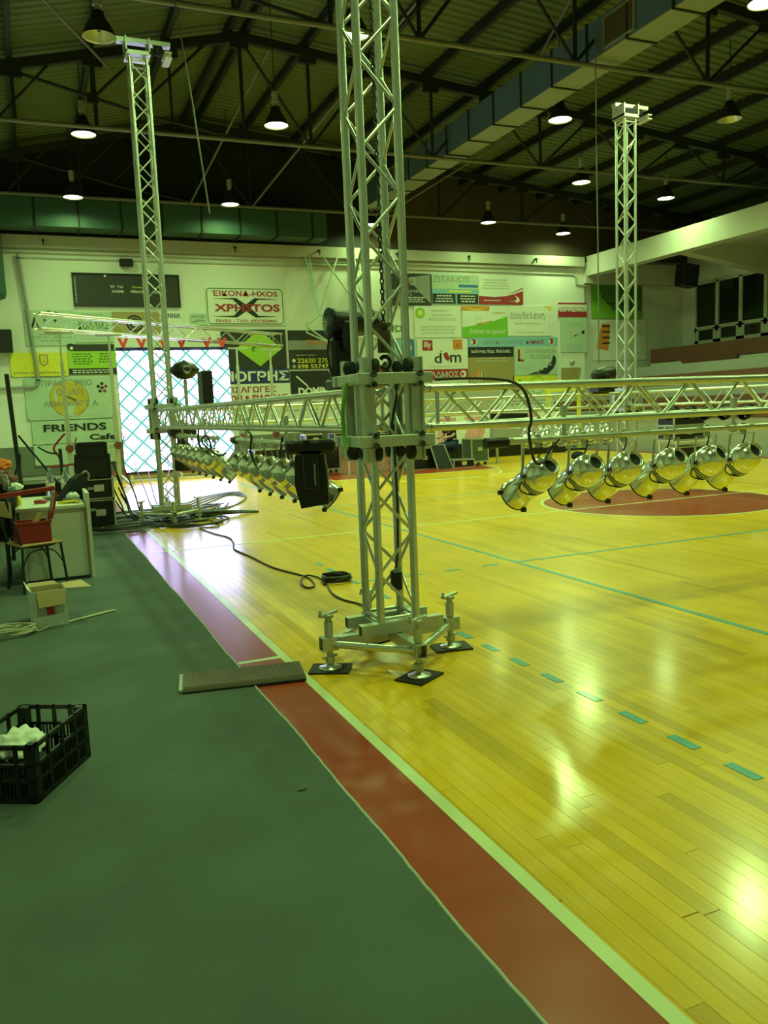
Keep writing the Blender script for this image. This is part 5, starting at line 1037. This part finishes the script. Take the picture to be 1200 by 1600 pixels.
t = thing('yellow_pole_frame', 'yellow painted frame standing before the stand wall', 'frame', (15.4, 22.5, 0)); MB().box((0, 0, 1.0), (.14, .1, 1.95)).build('post', 'pyellow', t); MB().box((.6, 0, 1.98), (1.4, .08, .1)).build('cross_bar', 'pyellow', t); MB().box((1.2, 0, 1.0), (.1, .1, 1.95)).build('post', 'pyellow', t); boxpart('base_plate', (.6, 0, .03), (1.4, .4, .06), 'dark', t)

# ------------------------------------------------------------------ people
def skinned(name, verts, edges, m, parent, root=0, sub=2):
    me = bpy.data.meshes.new(name); me.from_pydata([v[:3] for v in verts], edges, []); o = link(name, me, parent); me.materials.append(M_[m])
    md = o.modifiers.new('skin', 'SKIN'); md.use_smooth_shade = True
    for i, v in enumerate(verts): me.skin_vertices[0].data[i].radius = (v[3], v[4] if len(v) > 4 else v[3])
    me.skin_vertices[0].data[root].use_root = True
    s = o.modifiers.new('sub', 'SUBSURF'); s.levels = sub; s.render_levels = sub
    dg = bpy.context.evaluated_depsgraph_get(); m2 = bpy.data.meshes.new_from_object(o.evaluated_get(dg)); o.modifiers.clear(); o.data = m2; m2.name = name; return o
def seated(x, y, rz, label, shirt='jacket'):
    t = thing('person', label, 'person', (x, y, 0), rz, 'people behind the consoles')
    # faces +x ; seat height .46 ; head at 1.3
    V = [(0, 0, .55, .15, .12), (0, 0, .72, .13, .10), (.03, 0, .92, .15, .11), (.06, 0, 1.06, .13, .09), (.08, 0, 1.14, .055), (.11, 0, 1.2, .055), (.13, 0, 1.3, .085, .095), (.13, 0, 1.38, .075)]
    E = [(0, 1), (1, 2), (2, 3), (3, 4), (4, 5), (5, 6), (6, 7)]
    for s_ in (-1, 1):
        o = len(V); V += [(.04, s_*.1, .52, .095), (.42, s_*.12, .52, .07), (.40, s_*.12, .28, .055), (.42, s_*.12, .08, .04), (.54, s_*.13, .05, .035)]; E += [(0, o), (o, o+1), (o+1, o+2), (o+2, o+3), (o+3, o+4)]
        o = len(V); V += [(.05, s_*.19, 1.02, .055), (.12, s_*.24, .8, .045), (.34, s_*.16, .74, .035), (.42, s_*.14, .75, .03)]; E += [(3, o), (o, o+1), (o+1, o+2), (o+2, o+3)]
        h = o+3
        for f in range(5): q = len(V); V += [(.47, s_*.14+(f-2)*.018, .75, .009), (.50-abs(f-2)*.006, s_*.14+(f-2)*.021, .735, .008)]; E += [(h, q), (q, q+1)]
    skinned('body', V, E, 'skin', t)
    # clothing
    V = [(0, 0, .56, .17, .14), (0, 0, .74, .15, .12), (.03, 0, .93, .17, .13), (.05, 0, 1.05, .14, .10)]; E = [(0, 1), (1, 2), (2, 3)]
    for s_ in (-1, 1): o = len(V); V += [(.05, s_*.19, 1.02, .072), (.11, s_*.235, .84, .06)]; E += [(3, o), (o, o+1)]
    skinned('shirt', V, E, shirt, t)
    V = [(0, 0, .53, .165, .15)]; E = []
    for s_ in (-1, 1): o = len(V); V += [(.06, s_*.1, .53, .11), (.43, s_*.12, .53, .085), (.41, s_*.12, .28, .07), (.42, s_*.12, .12, .06)]; E += [(0, o), (o, o+1), (o+1, o+2), (o+2, o+3)]
    skinned('jeans', V, E, 'jeans', t)
    skinned('hair', [(.10, 0, 1.36, .09, .1), (.11, 0, 1.42, .07)], [(0, 1)], 'black', t)
    b = MB()
    for s_ in (-1, 1): b.tube((.2, s_*.032, 1.325), (.222, s_*.032, 1.325), .01, 6); b.box((.5, s_*.13, .04), (.26, .09, .075), None, .02)
    b.build('shoes_and_eyes', 'black', t)
    s_ = thing('stool', 'black stool under '+label.split(',')[0], 'stool', (x, y, 0), rz, 'stools behind the consoles')
    MB().tube((0, 0, .36), (0, 0, .39), .17, 20).build('seat', 'black', s_)
    for a_ in range(4): an = a_*1.5708+.78; MB().tube((.1*math.cos(an), .1*math.sin(an), .36), (.17*math.cos(an), .17*math.sin(an), 0), .012, 6).build('leg', 'dark', s_)
seated(10.7, 20.3, math.radians(190), 'seated person in black top and blue jeans, at the console behind the near truss')
seated(9.5, 21.6, math.radians(-100), 'person in dark top further back, only the head visible above the console')
